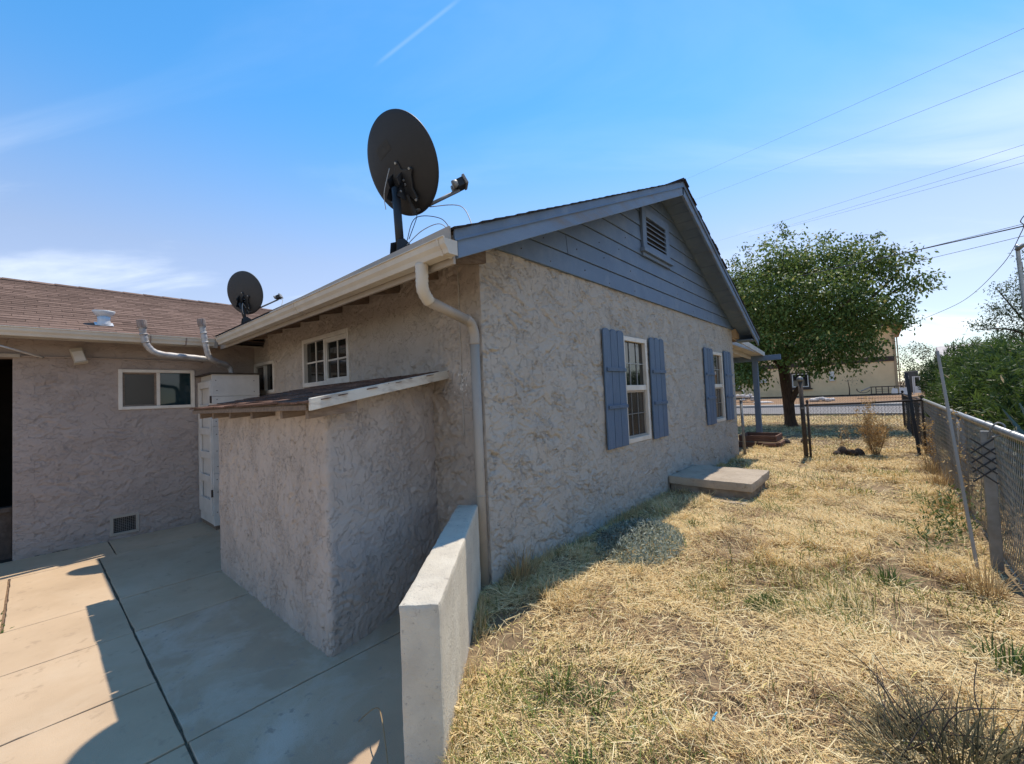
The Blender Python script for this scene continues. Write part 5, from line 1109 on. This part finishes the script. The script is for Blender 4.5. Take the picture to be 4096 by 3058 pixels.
wbx = thing('white_boards', (.9, 41.5, .55), 'white broken panels leaning on the metal rack', 'panel')
MB().prism([(.43, 41.8, .55), (.80, 41.8, .52), (.78, 41.9, .95), (.52, 41.9, 1.02), (.44, 41.85, .85)], (0, .04, 0)).build('panel', 'white_paint', wbx)
MB().prism([(.85, 41.8, .50), (1.32, 41.8, .52), (1.30, 41.9, 1.06), (1.15, 41.9, 1.0), (.88, 41.9, 1.04)], (0, .04, 0)).build('panel', 'white_paint', wbx)
dr_ = thing('old_door_frame', (1.8, 42, .58), 'old white glazed door and frame standing by the fence corner across the road', 'door')
for a_ in ((1.36, 1.43, .5, 1.86), (1.60, 1.66, .5, 1.8), (1.68, 1.74, .58, 1.80), (1.96, 2.02, .58, 1.79)): MB().box(a_[0], a_[1], 42, 42.05, a_[2], a_[3]).build('stile', 'white_paint', dr_)
MB().box(1.74, 1.96, 42, 42.05, .60, 1.08).build('lower_panel', 'white_paint', dr_); MB().box(1.74, 1.96, 42, 42.05, 1.73, 1.79).build('top_rail', 'white_paint', dr_); MB().box(1.74, 1.96, 42.02, 42.03, 1.08, 1.73).build('pane', 'glass', dr_)
sf = thing('screen_frame', (1.6, 42.6, .6), 'green mesh screen in a thin metal frame behind the old door', 'screen')
for a_ in ((1.22, 1.26, .6, 2.2), (1.93, 1.97, .6, 2.2), (1.26, 1.93, 2.16, 2.2)): MB().box(a_[0], a_[1], 42.6, 42.64, a_[2], a_[3]).build('bar', 'galv_dull', sf)
MB().box(1.26, 1.93, 42.615, 42.625, .6, 2.16).build('mesh_panel', 'wire_screen', sf)

# =================================================================== POLE AND OVERHEAD LINES
po = thing('bent_top_pole', (3.02, 18, 0), 'grey metal pole with a bent-over top at the right edge', 'pole')
MB().tube(bez([(3.10, 18, -.1), (3.06, 18, 2.5), (3.01, 18, 4.85), (3.06, 17.9, 5.05), (3.6, 17.6, 5.15)], 8), .045, 10).build('pipe', 'galv', po, 0, True)
MB().tube([(2.985, 18, 4.98), (3.10, 17.9, 5.08)], .06, 10).build('elbow_collar', 'galv_dull', po, 0, True)
def line(label, a_, b_, r, sag=.25, mat='cable'):
    a_, b_ = V3(*a_), V3(*b_); a2 = a_ + (a_ - b_) * .02; b2 = b_ + (b_ - a_) * 1.2
    P = [a2 + (b2 - a2) * f - V3(0, 0, sag * 4 * f * (1 - f)) + V3(0, 0, sag * .8 * f) for f in np.linspace(0, 1, 24)]
    return tag(MB().tube(P, r, 5).build('overhead_line', mat, None, 0, True), label, 'power line', 'overhead lines')
line('topmost thin overhead line rising from behind the house ridge', (-9.4, 30, 16.15), (2.33, 12, 7.92), .0035, .1)
line('second thin overhead line from the top, leaving the ridge slope', (-8.97, 30, 14.52), (2.28, 12, 7.14), .0035, .1)
line('overhead line passing just over the tree top, third from above', (-7.96, 30, 11.28), (2.21, 12, 5.79), .003, .1)
line('upper of the close pair of thin lines over the tree', (-5.77, 30, 11.05), (2.19, 12, 5.59), .003, .1)
line('lower of the close pair of thin lines over the tree', (-5.25, 30, 11.02), (2.19, 12, 5.46), .003, .1)
line('thick black overhead cable crossing before the tree crown', (-2.37, 17, 5.15), (2.12, 12, 4.27), .012, .05)
line('thin line just above the thick black cable at the right', (-.9, 17, 5.18), (2.12, 12, 4.31), .005, .05)
line('thin line just below the thick black cable at the right', (.1, 17, 4.9), (2.11, 12, 4.09), .005, .05)
dl = MB().tube(bez([(1.30, 47.5, 5.9), (2.5, 44, 6.05), (4.24, 40, 6.55), (4.45, 30, 6.65), (3.9, 22.5, 6.5), (3.7, 20.5, 6.6), (5.5, 19, 8.2)], 10), .014, 6).build('service_drop', 'cable', None, 0, True)
tag(dl, 'black service cable sagging from the tan house eave up to the right edge', 'power line')

# =================================================================== YARD DEBRIS
bl = thing('charred_log', (-.5, 11.0, 0), 'dark charred lump of wood and clods in the dry grass before the gate rail', 'log')
[rock('lump', (-.80 + .09 * i_, 11.0 + .06 * (i_ % 3), .06 + .03 * (i_ % 2)), (.07 + .02 * (i_ % 3), .06, .06 + .025 * ((i_ * 2) % 3)), 'char', 5 + i_, bl) for i_ in range(5)]; rock('lump', (-.75, 10.6, .01), (.16, .07, .035), 'char', 11, bl)
for k_, (x_, y_) in enumerate(((-1.6, 13.2), (-1.95, 12.85))): tag(rock('clod', (x_, y_, .05), (.09, .08, .08), 'char', 21 + k_), ('small dark clod lying alone in the tree shade', 'small dark clod beside the planter corner')[k_], 'clod')
bs = MB().box(-.648, -.636, 1.96, 1.995, .05, .058).prism([(-.646, 1.985, .058), (-.638, 1.985, .058), (-.634, 2.012, .06), (-.642, 2.014, .06)], (0, 0, .006)).build('plastic_scrap', 'blue_plastic', None, .003)
tag(bs, 'tiny bright blue plastic scrap in the straw', 'litter')

# =================================================================== GRASS AND WEEDS
def blades(pos, az, lean, L_, W_, curl, col):
    """three-point blades; lean 0 upright .. pi/2 flat"""
    n = len(pos); d = np.stack([np.cos(az), np.sin(az), np.zeros(n)], 1); s_ = np.stack([-np.sin(az), np.cos(az), np.zeros(n)], 1)
    def pt(f, ln): return pos + (d * np.sin(ln)[:, None] + np.array([0, 0, 1.]) * np.cos(ln)[:, None]) * (L_ * f)[:, None]
    mid = pt(.5, lean); l2 = np.minimum(lean + curl, 1.9); tip = mid + (d * np.sin(l2)[:, None] + np.array([0, 0, 1.]) * np.cos(l2)[:, None]) * (L_ * .5)[:, None]
    tip[:, 2] = np.maximum(tip[:, 2], pos[:, 2] - .004)
    w = (W_ / 2)[:, None]
    roll = RNG.uniform(-.7, .7, n)[:, None]; s2 = s_ + np.array([0, 0, 1.]) * roll; s2 /= np.linalg.norm(s2, axis=1, keepdims=True)
    V = np.stack([pos - s2 * w, pos + s2 * w, mid + s2 * w * .9, mid - s2 * w * .9, tip], 1).reshape(-1, 3)
    i = np.arange(n) * 5
    F = np.concatenate([np.stack([i, i + 1, i + 2], 1), np.stack([i, i + 2, i + 3], 1), np.stack([i + 3, i + 2, i + 4], 1)])
    return V, F, np.repeat(col, 5, 0)
def lawn(n, x0, x1, y0, y1, lscale, wscale, seed):
    x = RNG.uniform(x0, x1, n); y = RNG.uniform(y0, y1, n)
    ok = (side(x, y) > TH / 2 + .005) | (y > 2.43); ok &= ~((x < XG + .012) & (y < YN)); ok &= ~((x < -1.36) & (x > -2.45) & (y > 6.15) & (y < 7.25)); ok &= ~((x > .58) & (x < .70) & (y < 18))
    ok &= RNG.random(n) < sstep(.22, .62, fbm(x * 2.6, y * 2.6, seed + 1, 4)) * .95 + .05
    x, y = x[ok], y[ok]; n = len(x)
    tuft = fbm(x * 3.2, y * 3.2, seed + 7, 3)                     # tussocky patches stand up more
    up = sstep(.52, .72, tuft); flow = fbm(x * .9, y * .9, seed + 9, 2) * 9
    az = np.where(RNG.random(n) < .55, flow + RNG.normal(0, .7, n), RNG.uniform(0, 2 * PI, n))
    lean = np.clip(RNG.normal(1.38, .18, n) - up * RNG.uniform(.0, .7, n), .05, 1.56)
    L_ = lscale * (.5 + RNG.random(n) ** 1.5 * 1.1) * (1 + .2 * up); W_ = wscale * (.55 + .9 * RNG.random(n) ** 2)
    z = yard_h(x, y) + RNG.uniform(0, .028, n) * (1 + up)
    g = fbm(x * 1.1, y * 1.1, seed + 11, 3); br = fbm(x * 1.6 + 40, y * 1.6, seed + 13, 3); k_ = RNG.random(n)[:, None]
    col = V3(.84, .68, .38) * k_ + V3(.71, .52, .25) * (1 - k_)
    col = np.where((RNG.random(n) < .10)[:, None], V3(.88, .77, .48), col)
    brn = (RNG.random(n) < sstep(.50, .75, br) * .5 + .04)[:, None]; col = np.where(brn, V3(.36, .235, .13) * (.6 + .8 * k_), col)
    near_wall = np.exp(-np.abs(side(x, y) - .3) / .35) * (y < 2.2)
    gp_ = np.clip(sstep(.56, .72, g) * .13 + near_wall * .16 + .02, 0, .5)
    grn = RNG.random(n) < gp_; col = np.where(grn[:, None], V3(.17, .205, .05) * (.6 + .9 * k_), col)
    yel = (RNG.random(n) < gp_ * .8)[:, None] & ~grn[:, None]; col = np.where(yel, V3(.66, .56, .20), col)
    lean = np.where(grn, np.clip(lean - .75, .05, 1.2), lean)
    return blades(np.stack([x, y, z], 1), az, lean, L_, W_, RNG.uniform(-.2, .7, n), col)
def straws(n, x0, x1, y0, y1, seed):
    x = RNG.uniform(x0, x1, n); y = RNG.uniform(y0, y1, n); ok = ((side(x, y) > .2) | (y > 2.43)) & ~((x < XG + .12) & (y < YN)) & ~((x < -1.30) & (y > 6.0) & (y < 7.3)) & (x < .55)
    x, y = x[ok], y[ok]; n = len(x); k_ = RNG.random(n)[:, None]; col = V3(.90, .77, .47) * k_ + V3(.72, .54, .26) * (1 - k_)
    return blades(np.stack([x, y, yard_h(x, y) + RNG.uniform(.03, .06, n)], 1), fbm(x * 1.1, y * 1.1, seed, 2) * 9 + RNG.normal(0, 1.0, n), RNG.normal(1.45, .12, n), RNG.uniform(.08, .20, n), RNG.uniform(.0025, .005, n), RNG.uniform(-.1, .3, n), col)
def wall_tufts(n, px, py, seed):
    ok = RNG.random(n) < sstep(.3, .7, fbm(px * 3, py * 3, seed, 3)); x, y = px[ok], py[ok]; n = len(x); k_ = RNG.random(n)[:, None]
    col = np.where((RNG.random(n) < .12)[:, None], V3(.20, .23, .06), V3(.80, .63, .34) * k_ + V3(.55, .39, .19) * (1 - k_))
    return blades(np.stack([x, y, yard_h(x, y)], 1), RNG.uniform(0, 2 * PI, n), np.abs(RNG.normal(.45, .35, n)), RNG.uniform(.05, .15, n), RNG.uniform(.002, .005, n), RNG.uniform(0, .8, n), col)
n1_ = 9000; yy_ = RNG.uniform(2.5, 10.1, n1_); n2_ = 3500; tt_ = RNG.uniform(.15, 2.2, n2_); dd_ = TH / 2 + .01 + np.abs(RNG.normal(0, .035, n2_))
parts = [wall_tufts(n1_, XG + .02 + np.abs(RNG.normal(0, .05, n1_)), yy_, 15), wall_tufts(n2_, GW0[0] + gd[0] * tt_ + gn[0] * dd_, GW0[1] + gd[1] * tt_ + gn[1] * dd_, 19), straws(2200, -2.4, .6, .3, 4.2, 5), straws(900, -2.4, .6, 4.2, 9, 6), lawn(190000, -2.45, 1.1, .1, 3.6, .075, .0042, 100), lawn(140000, -2.45, 1.1, 3.6, 7.2, .08, .0052, 100), lawn(80000, -2.45, 1.0, 7.2, 12.5, .085, .008, 100), lawn(60000, -7, 1.0, 12.5, 25.0, .10, .012, 100)]
off = 0; Vs, Fs, Cs = [], [], []
for V, F, C in parts: Vs.append(V); Fs.append(F + off); Cs.append(C); off += len(V)
gr = arrays('dry_grass', np.concatenate(Vs), np.concatenate(Fs), 'straw', None, False, np.concatenate(Cs), kind='stuff')
tag(gr, 'flattened dry straw-coloured grass covering the whole yard', 'grass')

def clump(name, label, c, rad, n, L_, W_, lean, cols, cat='weed', group=None, zj=.0, flat=1.0):
    t = thing(name, (c[0], c[1], 0), label, cat, group)
    a = RNG.uniform(0, 2 * PI, n); r_ = rad * np.sqrt(RNG.random(n)) * .8
    x = c[0] + np.cos(a) * r_; y = c[1] + np.sin(a) * r_ * flat
    az = a + RNG.normal(0, .7, n); ln = np.clip(lean * (r_ / rad + .15) + RNG.normal(0, .28, n), .02, 1.5)
    k_ = RNG.random(n)[:, None]; col = V3(*cols[0]) * (1 - k_) + V3(*cols[1]) * k_
    V, F, C = blades(np.stack([x, y, yard_h(x, y) + RNG.uniform(0, zj + .001, n)], 1), az, ln, L_ * RNG.uniform(.5, 1.2, n), W_ * RNG.uniform(.6, 1.3, n), RNG.uniform(0, .8, n), col)
    arrays('blades', V, F, 'straw', t, False, C, kind='stuff'); return t
# dark dead tussock, bottom right
clump('dead_tussock', 'dark grey-green dead grass tussock at the bottom right corner', (.12, 2.28), .26, 800, .29, .005, 1.15, ((.05, .05, .025), (.20, .165, .085)), 'grass clump')
tw = thing('dead_twigs', (.1, 2.3, 0), 'dark bare twigs sticking out of the dead tussock', 'twig')
q = MB()
for i in range(26):
    a = random.uniform(0, 2 * PI); l_ = random.uniform(.2, .4); b0 = V3(.1 + random.uniform(-.2, .2), 2.3 + random.uniform(-.2, .2), .02); e = b0 + V3(math.cos(a) * l_ * .7, math.sin(a) * l_ * .7, l_ * random.uniform(.4, 1.0)); limb(q, b0, e, .0035, .0012, .2, 4, 4)
q.build('twigs', 'char', tw)
# silvery spreading weed at the wall
sv = thing('silver_weed', (-1.95, 3.85, 0), 'grey-green silvery weed spreading along the foot of the gable wall', 'weed')
n = 5200; a = RNG.uniform(0, 2 * PI, n); r_ = np.sqrt(RNG.random(n))
x = -2.02 + np.cos(a) * r_ * .42 + .12; y = 4.0 + np.sin(a) * r_ * .62 + (x + 2) * -.25; z = .02 + .17 * (1 - r_ ** 2) * RNG.random(n)
ok = x > XG + .03; P = np.stack([x, y, z], 1)[ok]; n = len(P); k_ = RNG.random(n)[:, None]
V, F = leaf_quads(P, rand_dir(n) + V3(0, 0, .5), rand_dir(n) + V3(0, 0, .5), .05 * RNG.uniform(.6, 1.3, n), .012 * RNG.uniform(.7, 1.4, n))
arrays('leaves', V, F, 'leaf', sv, False, np.repeat(V3(.16, .19, .14) * (1 - k_) + V3(.50, .53, .44) * k_, 4, 0), kind='stuff')
q = MB()
for i in range(60):
    a = random.uniform(0, 2 * PI); l_ = random.uniform(.2, .5); b0 = V3(-1.98, 3.95, .02); limb(q, b0 + V3(random.uniform(-.15, .15), random.uniform(-.25, .25), 0), b0 + V3(math.cos(a) * l_ * .7, math.sin(a) * l_, random.uniform(.05, .16)), .003, .0015, .2, 4, 4)
q.build('stems', 'char', sv)
# green tufts
G1 = ((.055, .095, .018), (.15, .20, .05))
for (x_, y_, rd, nn, ll, lb) in ((-.70, 3.30, .13, 420, .07, 'low bright green tuft in the middle of the straw'), (-1.32, 1.72, .10, 60, .16, 'upright green grass shoots near the garden wall'), (-1.12, 1.78, .07, 40, .14, 'smaller green shoots right of the garden wall shoots'), (-.98, 1.42, .09, 60, .10, 'green shoots low in the frame beyond the garden wall end'),
        (-.05, 4.2, .12, 90, .14, 'thin green weed right of the lawn middle'), (-.25, 3.55, .10, 70, .12, 'green weed tuft before the dark straw patch'), (-1.62, 4.75, .10, 70, .12, 'small dark green weed beside the silvery weed'), (-1.35, 5.05, .10, 60, .10, 'small green weed nearer the doorstep'), (.05, 5.9, .18, 140, .10, 'low green patch in line with the doorstep'), (-1.9, 5.6, .09, 60, .14, 'green weed at the corner of the broken slab'), (.38, 3.3, .12, 90, .16, 'green weeds at the foot of the near fence')):
    clump('green_tuft', lb, (x_, y_), rd, nn, ll, .007, .9, G1, 'weed', 'green weeds in the dry lawn')
# leafy weeds along the fence
fw = thing('fence_weeds', (.42, 5.6, 0), 'bushy green weeds at the fence foot behind the leaning strip', 'weed')
foliage('foliage', [((.36, 5.4, .16), (.2, .3, .2)), ((.42, 5.9, .22), (.18, .35, .25)), ((.25, 5.1, .10), (.15, .2, .12))], 420, .05, .014, ((.04, .075, .014), (.15, .20, .06), (.4, .34, .2)), fw, -.3, 10, 61, 'leaf', .9, .07)
for (x_, y_, l_, lb) in ((.48, 6.8, .34, 'dry brown weed stalks along the fence past the green weeds'), (.52, 8.2, .40, 'dry brown weed clump halfway along the fence'), (.50, 9.6, .36, 'dry brown weeds farther along the fence'), (.45, 4.3, .30, 'dry weeds at the foot of the leaning strip'), (-2.30, 2.62, .32, 'dry straw stalks at the foot of the downspout')):
    clump('dry_weeds', lb, (x_, y_), .16 if l_ > .33 else .10, 150 if l_ > .33 else 90, l_, .006, .55, ((.28, .18, .09), (.52, .38, .19)), 'weed', 'dry weeds')
# tall dry branching weed before the gate rail and one by the fence
def dry_weed(label, c, H, R_, nst, nl):
    t = thing('dry_tall_weed', (c[0], c[1], 0), label, 'weed'); q = MB(); tips = []
    for i in range(nst):
        a = random.uniform(0, 2 * PI); rr = random.uniform(.15, 1) * R_; e = V3(c[0] + math.cos(a) * rr, c[1] + math.sin(a) * rr, H * random.uniform(.45, 1)); b0 = V3(c[0] + random.uniform(-.06, .06), c[1] + random.uniform(-.06, .06), -.02)
        limb(q, b0, e, .006, .002, .12, 5, 4)
        for k2 in range(5):
            f = random.uniform(.3, 1); p_ = b0 + (e - b0) * f; e2 = p_ + V3(random.uniform(-.13, .13), random.uniform(-.13, .13), random.uniform(-.02, .14)); limb(q, p_, e2, .003, .001, .1, 3, 3); tips += [p_, e2, (p_ + e2) / 2]
    q.build('stems', 'dry_stem', t)
    T = np.array(tips); P = T[RNG.integers(0, len(T), nl)] + RNG.normal(size=(nl, 3)) * .025
    k_ = RNG.random(nl)[:, None]; V, F = leaf_quads(P, rand_dir(nl), rand_dir(nl), .035 * RNG.uniform(.5, 1.4, nl), .018 * RNG.uniform(.6, 1.4, nl))
    arrays('dry_leaves', V, F, 'straw', t, False, np.repeat(V3(.46, .29, .12) * (1 - k_) + V3(.74, .52, .25) * k_, 4, 0), kind='stuff')
M['dry_stem'] = surf('dry_stem', (.36, .25, .13), (.26, .17, .09), .9, 8, 4)
dry_weed('tall straw-yellow branching weed standing before the gate rail', (-.18, 11.2), 1.2, .36, 30, 2800)
dry_weed('leaning dry weed at the left of the yellow branching weed', (-.72, 11.4), .72, .14, 5, 160)
dry_weed('dry brown weed climbing the fence beside the dark stake', (.52, 9.9), .95, .08, 6, 350)
dry_weed('dry sprig rising over the fence rail beside the leaning strip', (.66, 6.6), 1.32, .10, 4, 120)
# loose stalk beside the garden wall and a sprig at the patio edge
sk = MB().tube(bez([(-2.15, 1.12, PZ + .012), (-2.05, 1.16, PZ + .10), (-1.92, 1.12, PZ + .13), (-1.66, 1.0, PZ + .02)], 6), .0028, 5).build('dry_stalk', 'dry_stem', None)
tag(sk, 'single dry stalk bent against the garden wall on the patio side', 'stalk')
sp = thing('patio_sprig', (-5.35, -.21, PZ), 'small green sprig growing in the patio joint at the left edge', 'weed')
foliage('leaves', [((-5.33, -.20, PZ + .05), (.05, .05, .06))], 2600, .03, .012, ((.04, .08, .015), (.13, .2, .05)), sp, -.4, 6, 71, 'leaf', .9, .03)
